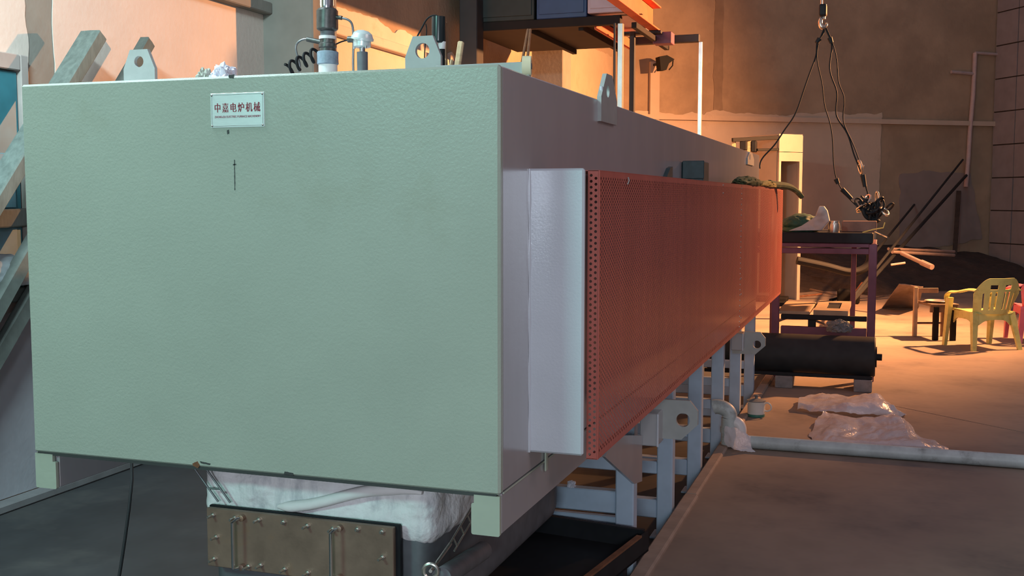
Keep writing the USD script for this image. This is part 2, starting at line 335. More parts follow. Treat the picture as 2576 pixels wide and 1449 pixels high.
def ragged(pts, seed, amp=0.05, step=0.06, freq=5.0, keep=()):
    """polygon whose edges are ragged by noise; edges listed in keep stay straight"""
    out = []; k = len(pts)
    for i in range(k):
        a, b = np.array(pts[i], float), np.array(pts[(i + 1) % k], float); L = np.linalg.norm(b - a); n = max(int(L / step), 1)
        nrm = np.array([-(b - a)[1], (b - a)[0]]) / max(L, 1e-9)
        for j in range(n):
            p = a + (b - a) * j / n
            if i not in keep and j: p = p + nrm * amp * 2 * (meshkit.fbm(np.array([p[0] * freq, p[1] * freq, seed * 7.7]), 4, seed) - 0.5)
            out.append(p)
    return Polygon(out).buffer(0)

X_, Y_, Z_ = np.eye(3)
# ================================================================== the setting
ZP = -0.17                                   # sunken bay under the furnace
WX = float(onz(0, 1282, ZP)[0])              # left wall
K = (1.66 - ZP) / 1.66
LEDGE0, LEDGE1 = 1.66 + 1.37 * K, 1.66 + 1.455 * K
B0, B1 = onz(1654, 301, LEDGE0), onz(2500, 318, LEDGE0)
bu = B1 - B0; bu[2] = 0; bu /= np.linalg.norm(bu)        # along the back wall, to the right
bn = np.cross(bu, Z_)                                    # into the room
s0 = (WX - B0[0]) / bu[0]
BC = np.array([WX, B0[1] + s0 * bu[1], 0.0])             # back left corner
BL = float(np.dot(B1 - BC, bu))                          # length of the back wall
CR = BC + bu * BL                                        # back right corner
HT = 6.5
def bwall(px, py): p = onpl(px, py, BC, bn); return float(np.dot(p - BC, bu)), float(p[2])
def lwall(px, py): p = onx(px, py, WX); return float(p[1]), float(p[2])

# floors
fl = structure('floor')
joint = LineString([onz(2262, 1024, 0)[:2], onz(2576, 1088, 0)[:2], (onz(2576, 1088, 0) + 3 * (onz(2576, 1088, 0) - onz(2262, 1024, 0)))[:2]]).buffer(0.007)
joint2 = LineString([onz(2262, 1024, 0)[:2], onz(2180, 1005, 0)[:2], onz(2040, 985, 0)[:2]]).buffer(0.004)
end = CR + bn * 30
slab = Polygon([(-0.985, -4), (-0.985, 11.9), (WX, 11.9), (WX, BC[1]), tuple(CR[:2]), tuple(end[:2]), (end[0], -4)]).difference(joint).difference(joint2)
part(fl, 'concrete_slab', prism(slab, (0, 0, 0), X_, Y_, -0.05), floor_m, smooth=False)
part(fl, 'sub_base', prism(slab.convex_hull.intersection(sbox(-0.985, -4, 30, 40)), (0, 0, -0.012), X_, Y_, -0.15), crack_m, smooth=False)
lf = structure('floor')
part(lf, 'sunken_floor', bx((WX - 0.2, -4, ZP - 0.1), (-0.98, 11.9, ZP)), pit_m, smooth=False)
part(lf, 'skirting_strip', bx((WX, 2.0, ZP), (WX + 0.10, 11.8, ZP + 0.055), 0.01), M('skirting_cement', (0.16, 0.165, 0.17), 0.9, var=0.2), smooth=False)
cb = structure('trim_1')
yy = 3.2
rng = random.Random(5)
while yy < 11.4:
    L = 2.4 + rng.random() * 0.5
    part(cb, 'curb_stone', bx((-1.02 + rng.random() * .006, yy, ZP), (-0.945 + rng.random() * .012, yy + L - 0.008, 0.018 + rng.random() * 0.006), 0.010), curb_m, smooth=False)
    yy += L

# left wall
wl = structure('wall_left')
part(wl, 'wall_face', bx((WX - 0.2, -2, ZP), (WX, BC[1], HT)), cement, smooth=False)
YP = [lwall(660, 100)[0], lwall(1338, 150)[0]]
PD = 0.47
for yp in YP:
    part(wl, 'pilaster', bx((WX - 0.05, yp, ZP), (WX + PD, yp + 0.42, HT), 0.012), pillar_m, smooth=False)
ys = [-2] + [y for yp in YP for y in (yp, yp + 0.42)] + [BC[1] - 0.1]
for i in range(0, len(ys), 2):
    part(wl, 'ledge_beam', bx((WX - 0.03, ys[i], LEDGE0), (WX + 0.10, ys[i + 1], LEDGE1), 0.008), pillar_m if i == 0 else plaster, smooth=False)  # near ledge in grey: the pilaster shade is put into its colour
def wpatch(name, pts, seed, mat, amp=0.05, keep=(), t=0.012, step=0.06):
    part(wl, name, prism(ragged(pts, seed, amp, step, keep=keep), (WX, 0, 0), Y_, Z_, t), mat, smooth=False)
y65, y135, y552 = lwall(65, 150)[0], lwall(135, 150)[0], lwall(552, 60)[0]
zl = lwall(60, 160)[1] - 0.04
wpatch('plaster_patch', [(2.0, zl), (lwall(45, 165)[0], zl + .05), (y65, zl - 0.10), (y65, LEDGE0), (2.0, LEDGE0)], 3, plaster, 0.035)
wpatch('plaster_patch', [(y135, 0.9), (YP[0], 0.9), (YP[0], LEDGE0), (y135, LEDGE0)], 8, plaster, 0.03, keep=(1, 2))
wpatch('plaster_patch', [(2.0, ZP + .06), (YP[0], ZP + .06), (YP[0], 0.9), (y135, .9), (lwall(110, 700)[0], 1.2), (2.0, 1.25)], 14, plaster_grey, 0.03, keep=(0, 1, 2))
wpatch('plaster_patch', [(YP[0] + .42, 0.2), (YP[1], 0.2), (YP[1], LEDGE0), (YP[0] + .42, LEDGE0)], 21, plaster, 0.02, keep=(0, 1, 2, 3))
wpatch('cement_strip', [(y65 - .05, 0.9), (y135 + .05, .9), (y135 + .05, HT - .2), (y65 - .05, HT - .2)], 23, pillar_m, 0.03, t=.006)
a, b = lwall(866, 22), lwall(1040, 98)
wpatch('plaster_patch', [(YP[0] + .42, LEDGE1 - .03), (YP[1], LEDGE1 - .03), (YP[1], b[1] - .12), (b[0] + 1.2, b[1] - .06), (b[0], b[1]), (lwall(960, 60)[0], lwall(960, 60)[1]), (a[0], a[1]), (YP[0] + .42, a[1] + .03)], 27, plaster, 0.09, keep=(0, 1))
wpatch('plaster_patch', [(YP[1] + .42, 0.2), (BC[1] - .2, 0.2), (BC[1] - .2, 4.3), (YP[1] + .42, 4.3)], 39, plaster_tan, 0.05, keep=(0, 1, 3))

# blue shuttered window and its frame in the left wall
d1 = structure('window_1')
dy0, dy1 = 3.2, lwall(35, 300)[0]; dz1 = lwall(20, 180)[1]; dz0 = lwall(20, 742)[1]
part(d1, 'shutter', bx((WX - 0.02, dy0, dz0), (WX + 0.035, dy1, dz1), 0.006), blue_door, smooth=False)
fy = lwall(57, 300)[0]
fc = M('frame_cement', (0.34, 0.30, 0.28), 0.9, var=0.12)
part(d1, 'frame_jamb', bx((WX - 0.02, dy1 + .006, dz0 - .1), (WX + 0.06, fy, dz1 + 0.10), 0.006), fc, smooth=False)
part(d1, 'frame_head', bx((WX - 0.02, dy0, dz1 + 0.006), (WX + 0.06, dy1 + .005, dz1 + 0.10), 0.006), fc, smooth=False)
part(d1, 'window_sill', bx((WX - 0.02, dy0, dz0 - .1), (WX + 0.07, dy1 + .005, dz0 - .006), 0.006), fc, smooth=False)
for k, py in enumerate((455, 640)):
    z = lwall(20, py)[1]
    part(d1, 'shutter_panel', bx((WX + 0.03, dy0 + .05, z - 0.16), (WX + 0.045, dy1 - .05, z + 0.16), 0.005), blue_sheet, smooth=False)

# back wall
wb = structure('wall_back')
part(wb, 'wall_face', prism(sbox(-0.2, -0.1, BL + 0.3, HT), BC, bu, Z_, -0.25), cement, smooth=False)
part(wb, 'ledge_beam', prism(sbox(0, LEDGE0, BL, LEDGE1), BC, bu, Z_, 0.09), plaster_warm, smooth=False)
def bpatch(pts, seed, mat=plaster_warm, amp=0.05, keep=(), t=0.014, name='plaster_patch', step=0.06):
    part(wb, name, prism(ragged(pts, seed, amp, step, keep=keep), BC, bu, Z_, t), mat, smooth=False)
e1 = bwall(2216, 300)[0]
bpatch([(0, 0.1), (e1 - .1, 0.1), (e1, 1.4), (e1, LEDGE0), (0, LEDGE0)], 51, amp=0.04, keep=(0, 3, 4))
top = [bwall(*p) for p in [(2218, 283), (2150, 288), (2090, 281), (2000, 286), (1960, 291), (1900, 287), (1850, 286), (1810, 279), (1785, 281), (1770, 289), (1740, 281), (1700, 290), (1665, 284), (1650, 280)]]
bpatch([(0, LEDGE1 - .02), (e1, LEDGE1 - .02)] + top + [(0, top[-1][1])], 57, amp=0.055, keep=(0,))
q = [bwall(*p) for p in [(2262, 440), (2330, 430), (2440, 434), (2470, 600), (2262, 640)]]
bpatch(q, 61, M('dull_plaster', (0.27, 0.215, 0.195), .95, var=.12, vs=3), 0.06)
c0, c1_ = bwall(1797, 100)[0], bwall(1819, 100)[0]
bpatch([(c0, LEDGE1), (c1_, LEDGE1), (c1_, 5.6), (c0, 5.6)], 64, M('dark_cement_band', (0.27, 0.195, 0.135), .95, var=.2, vs=3), 0.03, t=0.008, name='cement_band')
p0, p1 = bwall(1633, 200)[0], bwall(1656, 200)[0]
part(wb, 'pilaster', prism(sbox(p0, 0, p1, bwall(1640, 156)[1]), BC, bu, Z_, 0.07), plaster_warm, smooth=False)

# right wall of big blocks
wr = structure('wall_right')
ru = bn
part(wr, 'mortar', prism(sbox(-0.2, -0.1, 34, HT), CR, ru, Z_, -0.3), crack_m, smooth=False)
rows = [onpl(2512, y, CR, np.cross(ru, Z_))[2] for y in (282, 199, 115, 33)]
pitch = float(np.mean(-np.diff(rows[::-1]))); cw = float(np.dot(onpl(2558, 250, CR, np.cross(ru, Z_)) - CR, ru))
rng = random.Random(3)
z = rows[0] - pitch * 6
while z < HT:
    off = 0.0; sx = 0.015
    while sx < 4.5:
        z0, z1 = max(z, 0.0), z + pitch
        if z1 > 0.1: part(wr, 'block', prism(sbox(sx + .012, z0 + .012, sx + cw - .012, z1 - .012), CR, ru, Z_, 0.028 + rng.random() * .012), block_m, smooth=False)
        sx += cw
    z += pitch
part(wr, 'far_blockwork', prism(sbox(sx, 0, 34, HT), CR, ru, Z_, 0.03), block_m, smooth=False)

# ================================================================== furnace
XL, XR, YF, YE, ZB, ZT = -2.600, -0.990, 2.768, 9.15, 0.838, 2.021
fu = thing('furnace', 'long grey-green industrial furnace with nameplate on its front panel', 'industrial furnace', ((XL + XR) / 2, (YF + YE) / 2, ZB))
part(fu, 'front_panel', bx((XL - .003, YF, ZB), (XR + .002, YF + 0.03, ZT), 0.007), paint_front, smooth=20)
part(fu, 'casing', bx((XL, YF + 0.028, ZB + .003), (XR, YE, ZT - .002), 0.004), paint_side, smooth=20, label='smooth dull grey painted side casing')
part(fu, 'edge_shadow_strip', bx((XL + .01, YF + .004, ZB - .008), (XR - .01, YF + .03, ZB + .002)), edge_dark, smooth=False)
for side, x0, x1 in (('l', XL, XL + 0.082), ('r', XR - 0.085, XR)):
    part(fu, 'base_channel', bx((x0, YF + .02, 0.722), (x1 - .001, YE - .05, ZB - .001), 0.003), paint_side, smooth=False)
    a0, a1 = (x0, x1) if side == 'r' else (x0, x1)
    upper = sbox(a0 + .008, 0.806, a1, ZB - .004) if side == 'r' else sbox(a0, 0.806, a1 - .012, ZB - .004)
    lower = sbox(a0 + .006, 0.726, a1 - .006, 0.804).buffer(0.006)
    part(fu, 'foot_plate', prism(unary_union([upper, lower]), (0, YF + .014, 0), X_, Z_, 0.012), paint_foot, smooth=False)
part(fu, 'weld_seam', tube([(XR + .001, YF + .03, ZB), (XR + .001, YE - .1, ZB)], 0.003, 6), paint_foot)
tabp = onx(1372, 1160, XR + .002)
part(fu, 'weld_tab', bx(tabp - (0.0, .012, .03), tabp + (.006, .012, .03), .002), paint_foot, smooth=False)
# nameplate
n0, n1 = ony(530, 236, YF), ony(666.5, 320.5, YF)
nx0, nx1, nz0, nz1 = n0[0], n1[0], n1[2], n0[2]
nz0, nz1 = ony(598, 320.5, YF)[2], ony(598, 233.5, YF)[2]
npl = part(fu, 'nameplate', bx((nx0, YF - .0022, nz0), (nx1, YF + .001, nz1), .0008), plate_metal, smooth=False, label='pale aluminium nameplate with red lettering')
w, h = nx1 - nx0, nz1 - nz0
i = 0.0048
fr = sbox(i, i, w - i, h - i).exterior.buffer(0.0004)
part(npl, 'border_line', prism(fr, (nx0, YF - .0022, nz0), X_, Z_, 0.0003), line_ink, smooth=False)
G = "8,65 44,66 44,83 55,83 56,66 92,65 92,20 81,20 80,25 56,25 55,-7 44,-7 44,25 19,25 19,19 8,19/56,31 80,31 80,59 56,59/19,31 44,31 44,59 19,59;5,72 5,76 44,77 44,83 55,83 56,77 96,76 96,72 56,72 56,65 89,64 89,60 11,61 11,64 44,65 44,72|5,23 5,27 30,27 28,33 29,36 15,36 15,53 85,53 85,36 71,36 71,34 73,33 70,27 95,27 95,23/26,40 74,40 74,49 26,49/39,36 41,30 40,27 58,27 62,36|52,16 91,16 91,-7 81,-7 80,-4 64,-5 63,-7 53,-7/64,0 80,0 80,12 64,12|3,-4 13,1 18,8 18,10 6,10 6,14 20,14 22,20 32,20 32,14 50,14 49,0 44,-6 27,-7 26,-5 26,-3 37,-2 39,10 30,10 26,2 15,-6 6,-8;10,68 43,69 43,83 55,83 55,69 88,68 88,20 55,19 55,5 56,2 60,0 81,0 85,3 87,16 91,16 98,13 94,-2 87,-6 49,-5 46,-2 44,2 43,19 23,19 22,14 11,14/55,26 77,26 77,41 55,41/55,47 77,47 77,62 55,62/22,26 43,26 43,41 23,41/22,47 43,47 43,62 23,62;3,-4 12,11 16,27 18,82 28,82 29,50 34,65 44,64 44,66 66,66 64,72 59,80 63,83 68,83 75,73 76,70 72,68 72,66 95,65 95,28 84,28 83,34 56,34 52,11 47,-1 42,-8 38,-8 33,-4 39,8 33,7 26,16 18,2 11,-7 6,-7/56,40 83,40 83,60 56,60/28,27 41,12 44,28 44,61 37,45 29,45|3,40 7,62 16,62 12,38 7,38;34,-3 42,10 46,24 48,77 85,77 86,0 88,-1 89,1 90,17 95,17 100,14 98,-3 93,-6 80,-6 75,-2 74,72 59,72 59,37 55,15 49,1 43,-7 39,-7|2,17 11,33 18,53 18,56 3,56 3,61 19,62 20,83 31,83 31,62 46,61 46,56 31,56 31,46 46,29 42,24 38,24 31,32 31,-7 20,-7 20,29 9,12 5,12;2,17 10,34 16,55 16,56 4,57 4,62 16,62 16,83 27,83 27,62 35,62 36,64 66,65 66,83 76,83 77,79 81,81 85,81 93,72 93,71 90,69 85,69 77,78 77,65 97,64 97,59 77,59 80,31 82,35 86,49 96,48 91,31 83,15 87,1 89,13 93,13 98,9 96,-2 93,-6 85,-8 81,-6 75,3 64,-7 60,-7 57,-4 56,-3 61,3 54,3 54,30 51,30 49,16 43,2 39,-4 35,-4 31,-1 38,14 40,30 35,30 34,34 29,33 27,34 27,-7 16,-7 16,23 9,11 5,11/64,5 72,13 69,30 64,30/27,51 36,38 36,35 40,35 41,52 50,52 51,35 54,35 54,52 64,52 64,35 68,35 66,59 36,59 35,57 27,56"
def glyph(s):
    out = []
    for p in s.split('|'):
        rings = [[tuple(map(int, c.split(','))) for c in r.split()] for r in p.split('/')]
        out.append(Polygon(rings[0], rings[1:]).buffer(0))
    return unary_union(out)
from shapely import affinity
gx0 = (540.5 - 530) / 136.5 * w; pit = 20.05 / 136.5 * w; gh = 23.5 / 87 * h; gz = (320.5 - 281.5) / 87 * h
for k, s in enumerate(G.split(';')):
    g = affinity.scale(glyph(s), pit * .80 / 92, gh / 91, origin=(0, 0))
    part(npl, 'character', prism(affinity.translate(g, gx0 + k * pit - .0014, gz + gh * .07), (nx0, YF - .0022, nz0), X_, Z_, 0.0005), red_ink, smooth=False)
t = meshkit.text_mesh('ZHONGJIA ELECTRIC FURNACE MACHINERY', 0.006, 0.0005, bold=True)
tv = t.vertices; sc = (117 / 136.5 * w) / np.ptp(tv[:, 0])
tv = np.stack([nx0 + gx0 + (tv[:, 0] - tv[:, 0].min()) * sc, YF - .0022 - tv[:, 2], nz0 + (320.5 - 295.6) / 87 * h + tv[:, 1] * .95], 1)
part(npl, 'small_lettering', trimesh.Trimesh(tv, t.faces, process=False), M('thin_maroon_ink', (0.30, 0.10, 0.13), .6), smooth=False)
for a, b in ((.0048, .0055), (w - .0055, .0055), (.0048, h - .0055), (w - .0055, h - .0055)):
    part(npl, 'rivet', lathe((nx0 + a, YF - .0022, nz0 + b), [(0.0032, 0), (0.003, 0.0012), (0.0018, 0.0022), (0, 0.0025)], 14, (0, -1, 0)), rivet_m)
# rust marks on the front
for (pts, sd) in (([(571, 328), (576, 326), (577, 336), (572, 338)], 1), ([(589, 402), (591, 402), (592, 478), (590, 479)], 2), ([(586, 413), (594, 412), (594, 415), (586, 416)], 3),
                  ([(484, 1166), (497, 1160), (503, 1170), (498, 1178), (486, 1172)], 4), ([(503, 1160), (530, 1166), (528, 1170), (505, 1165)], 5), ([(716, 1186), (738, 1190), (738, 1196), (714, 1193)], 6), ([(575, 189), (590, 187), (588, 198), (576, 196)], 7)):
    P = [ony(px, py, YF) for px, py in pts]
    part(fu, 'rust_mark', prism(ragged([(p[0], p[2]) for p in P], sd, .0015, .004, 200), (0, YF, 0), X_, Z_, 0.0005), edge_dark if sd != 4 else rust_m, smooth=False)
# side box channel in front of the perforated cover
part(fu, 'terminal_box', bx((XR - .005, 3.03, 0.903), (-0.823, 3.052, 1.7485), 0.006), paint_box, smooth=20, label='bright silver-grey vertical box on the side')
part(fu, 'dark_gap_filler', bx((XR - .005, 3.053, 0.908), (-0.872, 3.19, 1.743)), edge_dark, smooth=False)  # dark filler block, stands in for the shade in the gap
part(fu, 'weld_bead', tube([(XR + .002, 3.028, z) for z in np.linspace(.903, 1.748, 30)], [0.0035 + .0012 * math.sin(7.3 * k) for k in range(30)], 6), paint_box)

def perforated(u0, u1, v0, v1, pu, pv, r, marg=0.010):
    """sheet with staggered round holes, in (u, v); returns vertices (n, 2) and triangles"""
    nu, nv = int((u1 - u0 - 2 * marg) / pu), int((v1 - v0 - 2 * marg) / pv)
    a0, b0 = (u0 + u1 - nu * pu) / 2, (v0 + v1 - nv * pv) / 2
    V, F, n = [], [], 0
    ang = np.radians([0, 45, 90, 135, 180, 225, 270, 315])
    hole = np.stack([np.cos(ang), np.sin(ang)], 1) * r
    out = np.array([[1, 0], [1, 1], [0, 1], [-1, 1], [-1, 0], [-1, -1], [0, -1], [1, -1]]) * (pu / 2, pv / 2)
    cell = np.vstack([out, hole]); cf = []
    for k in range(8):
        l = (k + 1) % 8; cf += [[k, l, l + 8], [k, l + 8, k + 8]]
    cf = np.array(cf)
    I, J = np.meshgrid(np.arange(nu), np.arange(nv), indexing='ij'); odd = I % 2
    keep = ~((odd == 1) & (J == nv - 1)); I, J, odd = I[keep], J[keep], odd[keep]
    C = np.stack([a0 + (I + .5) * pu, b0 + (J + .5 + .5 * odd) * pv], 1)
    V = (C[:, None, :] + cell[None]).reshape(-1, 2); F = (cf[None] + 16 * np.arange(len(C))[:, None, None]).reshape(-1, 3)
    ex = [(u0, v0, u1, b0), (u0, b0 + nv * pv, u1, v1), (u0, b0, a0, b0 + nv * pv), (a0 + nu * pu, b0, u1, b0 + nv * pv)]
    for i in range(1, nu, 2): ex += [(a0 + i * pu, b0, a0 + (i + 1) * pu, b0 + pv / 2), (a0 + i * pu, b0 + nv * pv - pv / 2, a0 + (i + 1) * pu, b0 + nv * pv)]
    q = np.array([[(x0, y0), (x1, y0), (x1, y1), (x0, y1)] for x0, y0, x1, y1 in ex]).reshape(-1, 2)
    qf = np.array([[4 * k + np.array([0, 1, 2]), 4 * k + np.array([0, 2, 3])] for k in range(len(ex))]).reshape(-1, 3) + len(V)
    return np.vstack([V, q]), np.vstack([F, qf])
CX, CZ0, CZ1, CY0, CY1 = -0.823, 0.853, 1.746, 3.205, 9.50
ysm = float(onx(1862, 650, CX)[1])
cov = None
for a, b in ((CY0, ysm - .003), (ysm + .003, CY1)):
    v, f = perforated(a, b, CZ0, CZ1, 0.0156, 0.0180, 0.0047)
    part(fu, 'perforated_cover', trimesh.Trimesh(np.stack([np.full(len(v), CX), v[:, 0], v[:, 1]], 1), f, process=False), red_paint, smooth=False, label='orange-red perforated sheet guard along the side')
v, f = perforated(-0.8585, CX, CZ0, CZ1, 0.0148, 0.0180, 0.0046, marg=.0025)
part(fu, 'perforated_end', trimesh.Trimesh(np.stack([v[:, 0], np.full(len(v), CY0), v[:, 1]], 1), f, process=False), red_paint, smooth=False, label='orange-red perforated end flange of the side guard')
for z in (CZ0, CZ1):
    part(fu, 'guard_lip', bx((XR + .004 if z > 1 else -.86, CY0, z - .0012), (CX + .0006, CY1, z + .0012)), red_paint, smooth=False)
part(fu, 'dark_backing', bx((-.868, YE - .2, CZ0 + .004), (-.860, CY1 - .004, CZ1 - .004)), inside_dark, smooth=False)  # unseen dark sheet, keeps the background from showing through the far holes
part(fu, 'guard_end', bx((XR - .02, CY1 - .003, CZ0), (CX, CY1, CZ1)), red_paint, smooth=False)
part(fu, 'guard_edge', tube([(CX, CY0, CZ0), (CX, CY0, CZ1)], 0.0022, 8), red_paint)
for k, py in enumerate((463, 486, 700, 740, 800)):
    part(fu, 'guard_screw', lathe(onx(1819 if k < 2 else 1864, py if k else 466, CX), [(0.006, 0), (0.005, .003), (0, .004)], 10, (1, 0, 0)), zinc)
for k in range(27):
    part(fu, 'seam_light_dot', lathe((CX, ysm + .012, CZ0 + .025 + k * .0325), [(0.0055, 0), (0.0045, .0025), (0, .0035)], 8, (1, 0, 0)), zinc)  # bright studs stand in for the dots of light along the seam
p = onx(1576, 455, CX); part(fu, 'guard_latch', tube([p + (.004, 0, -.012), p + (.008, .003, 0), p + (.004, .006, .012)], .003, 6), zinc)
for k in range(7):
    part(fu, 'ceramic_terminal', lathe((XR, 3.28 + (k % 2) * .05, 0.93 + k * 0.125), [(0.018, 0), (.018, .03), (.012, .035), (.012, .055), (0.005, .058), (.005, .075), (0, .075)], 16, (1, 0, 0)), ceramic)
# lifting lugs on the top behind the front edge
def lug_poly(w, h, cw, ch, hx, hz, r): return Polygon([(0, 0), (w, 0), (w, h - ch), (w - cw, h), (cw, h), (0, h - ch)]).difference(Point(hx, hz).buffer(r, 12))
def top_lug(pl, pr, ptop, hole, hr, y):
    x0, x1, zt = ony(*pl, y)[0], ony(*pr, y)[0], ony(*ptop, y)[2]; c = ony(*hole, y)
    w, h = x1 - x0, zt - ZT + .004
    part(fu, 'lifting_lug', prism(lug_poly(w, h, w * .22, h * .44, c[0] - x0, c[2] - ZT + .004, hr), (x0, y, ZT - .004), X_, Z_, 0.014), lug_paint, smooth=False)
top_lug((318, 190), (396, 188), (350, 126), (356, 156), 0.0185, 3.10)
top_lug((1024, 164), (1113, 158), (1065, 92), (1067, 129), 0.0235, 3.10)
def side_lug(py_top, pa, pb, ptop, zlow, hole, th=.016):
    y0, y1, zt = onx(*pa, XR)[1], onx(*pb, XR)[1], onx(*ptop, XR)[2]
    w, h = y1 - y0, zt - zlow; c = onx(*hole, XR + th)
    part(fu, 'lifting_lug', prism(lug_poly(w, h, w * .32, h * .5, c[1] - y0, c[2] - zlow, 0.022), (XR - .002, y0, zlow), Y_, Z_, th), lug_paint, smooth=False)
side_lug(185, (1503, 300), (1543, 300), (1519, 186), onx(1508, 306, XR)[2], (1531, 230))
side_lug(383, (1877, 405), (1893, 405), (1885, 383), onx(1880, 414, XR)[2], (1887, 395), .014)
p = onx(1508, 302, XR); part(fu, 'lit_lug_bead', tube([p + (.008, -.004, 0), p + (.008, -.004, .12)], .006, 8), paint_box)  # pale bead, the lit front edge of the lug put into its colour
# raised rim on the top and brackets below the guard
part(fu, 'top_rim', bx((-1.30, 3.06, ZT - .002), (-1.0, 3.075, 2.063), .002), lug_paint, smooth=False)
def low_lug(y, pl, pr, pt, pb, hole, hr, mat=lug_paint):
    x0, x1, z1, z0 = XR - .01, ony(*pr, y)[0], ony(*pt, y)[2], ony(*pb, y)[2]; c = ony(*hole, y); w, h = x1 - x0, z1 - z0
    P = Polygon([(0, 0), (w * .70, 0), (w, h * .40), (w, h * .75), (w * .85, h), (0, h)]).difference(Point(c[0] - x0, c[2] - z0).buffer(hr, 12))
    part(fu, 'towing_lug', prism(P, (x0, y, z0), X_, Z_, 0.018), mat, smooth=False)
low_lug(4.75, (1625, 1060), (1757, 1050), (1690, 1004), (1700, 1103), (1720, 1055), 0.031)
low_lug(7.75, (1850, 865), (1926, 865), (1880, 834), (1880, 890), (1905, 866), 0.028)
for y, z0 in ((4.62, .575), (7.62, .60)):
    part(fu, 'lug_bracket', bx((XR - .005, y, z0), (XR + .075, y + .13, .72), .004), paint_side, smooth=False)
    part(fu, 'bracket_weld', tube([(XR + .075, y, z0), (XR + .075, y, .72)], .005, 6), paint_box)
P = [onx(px, py, XR) for px, py in ((1517, 1149), (1592, 1217), (1611, 1210), (1611, 1095), (1540, 1095))]
part(fu, 'gusset_plate', prism(Polygon([(p[1], p[2]) for p in P]), (XR - .004, 0, 0), Y_, Z_, 0.012), paint_side, smooth=False)
P = [onx(px, py, XR) for px, py in ((1664, 452), (1682, 452), (1682, 419), (1676, 423))]
part(fu, 'triangle_bracket', prism(Polygon([(p[1], p[2]) for p in P]), (XR, 0, 0), Y_, Z_, 0.02), teal_dark, smooth=False)
a = onx(1714, 450, XR); b = np.array([ony(1772, 406, a[1])[0], a[1] + .18, ony(1730, 406, a[1])[2]])
part(fu, 'junction_box', bx((XR, a[1], a[2] - .03), (b[0] - .004, b[1], b[2]), .005), teal_dark, smooth=False, label='dark teal junction box above the guard')
part(fu, 'box_lid', bx((XR + .006, a[1] - .008, a[2]), (b[0], a[1] - .0005, b[2] + .003), .003), teal_dark, smooth=False)

# ================================================================== stand under the furnace
LY = [4.71 + .955 * k for k in range(6)]
st = thing('support_stand', 'blue-grey steel stand of square posts and cross rails under the furnace', 'steel stand', (-1.8, 7, ZP))
for y in LY:
    for x in (-1.125, -2.06):
        part(st, 'post', bx((x, y, ZP + .012), (x + .085, y + .08, .722), .006), leg_paint, smooth=20)
        part(st, 'base_plate', bx((x - .03, y - .03, ZP), (x + .115, y + .11, ZP + .012), .003), leg_paint, smooth=False)
part(st, 'cross_rail', bx((-1.975, LY[0] + .012, .225), (-1.125, LY[0] + .07, .328), .005), leg_paint, smooth=20)
part(st, 'lower_rail', bx((-1.975, LY[0] + .04, .10), (-1.125, LY[0] + .078, .200), .005), leg_paint, smooth=20)
for y in LY[1:]:
    part(st, 'cross_rail', bx((-1.975, y + .005, .178), (-1.125, y + .07, .246), .005), leg_paint, smooth=20)
    part(st, 'lower_rail', bx((-1.975, y + .005, -.065), (-1.125, y + .07, .035), .005), leg_paint, smooth=20)
for k, y in enumerate(LY[:-1]):
    part(st, 'long_rail', bx((-2.05, y + .081, .25), (-1.99, LY[k + 1] - .001, .32), .005), leg_paint, smooth=20)

# ================================================================== outlet under the furnace front
YM = 2.85
a, b, c = ony(522, 1276, YM), ony(991, 1317, YM), ony(523, 1421, YM)
mx0, mx1, mz1, mz0 = a[0], b[0], a[2], c[2]
mo = thing('furnace_outlet', 'fibre-wrapped outlet with bolted brown steel flange hanging below the front panel', 'furnace outlet', ((mx0 + mx1) / 2, 3.3, ZP))
part(mo, 'flange_plate', bx((mx0, YM - .006, mz0), (mx1, YM + .012, mz1), .002), rust_plate, smooth=False, label='brown stained steel flange plate')
part(mo, 'backing_plate', bx((mx0 - .004, YM + .014, mz0 - .004), (mx1 + .012, YM + .030, mz1 + .004), .003), black_steel, smooth=False)
def bolt(px, py, L=.028):
    p = ony(px, py, YM - .006); n = []
    n.append(lathe(p, [(.0085, 0), (.0085, .006), (.0072, .0075), (0, .0075)], 6, (0, -1, 0)))
    n.append(lathe(p, [(.0045, .006), (.0045, L), (.0035, L + .002), (0, L + .002)], 12, (0, -1, 0)))
    part(mo, 'flange_bolt', cat(n), zinc)
for q in [(537, 1295), (545, 1350), (540, 1405), (652, 1307), (714, 1313), (774, 1322), (900, 1331), (962, 1337), (963, 1401), (657, 1421), (717, 1431), (775, 1440), (592, 1302), (838, 1330), (626, 1424), (832, 1452)]:
    bolt(*q, L=.013 if q[0] in (714, 962, 900) else .030)
for x0 in (598, 843):
    dpx = 0 if x0 < 700 else 26
    t0, t1 = ony(x0 + 14, 1301 + dpx, YM - .006), ony(x0 + 14, 1420 + dpx + 4, YM - .006)
    Yh = YM - .052
    pts = [t0, t0 + (-.006, -.030, 0), (t0[0] - .010, Yh, t0[2] - .006), (t0[0] - .010, Yh, t1[2] + .006), t1 + (-.006, -.030, 0), t1]
    part(mo, 'flange_handle', tube(pts, .0052, 12), chrome)
    for tt in (t0, t1): part(mo, 'handle_boss', lathe(tt, [(.010, 0), (.010, .016), (.006, .018), (0, .018)], 16, (0, -1, 0)), rust_plate)
bl = rounded((mx0 - .07, YM + .04, .605), (-1.235, 4.3, .832), .075, 6)
v = bl.vertices; nn = vnormals(bl)
d = .042 * (meshkit.fbm(v * 8, 4, 2) - .62) + .014 * (meshkit.fbm(v * (40, 40, 6), 3, 5) - .5)
bl.vertices = v + nn * d[:, None]
part(mo, 'fibre_blanket', bl, fibre, smooth=True, label='dirty white ceramic fibre blanket')
fp = spline([ony(*q, YM + .035) for q in ((700, 1274), (760, 1272), (830, 1258), (900, 1240), (980, 1232), (1062, 1240))], 30)
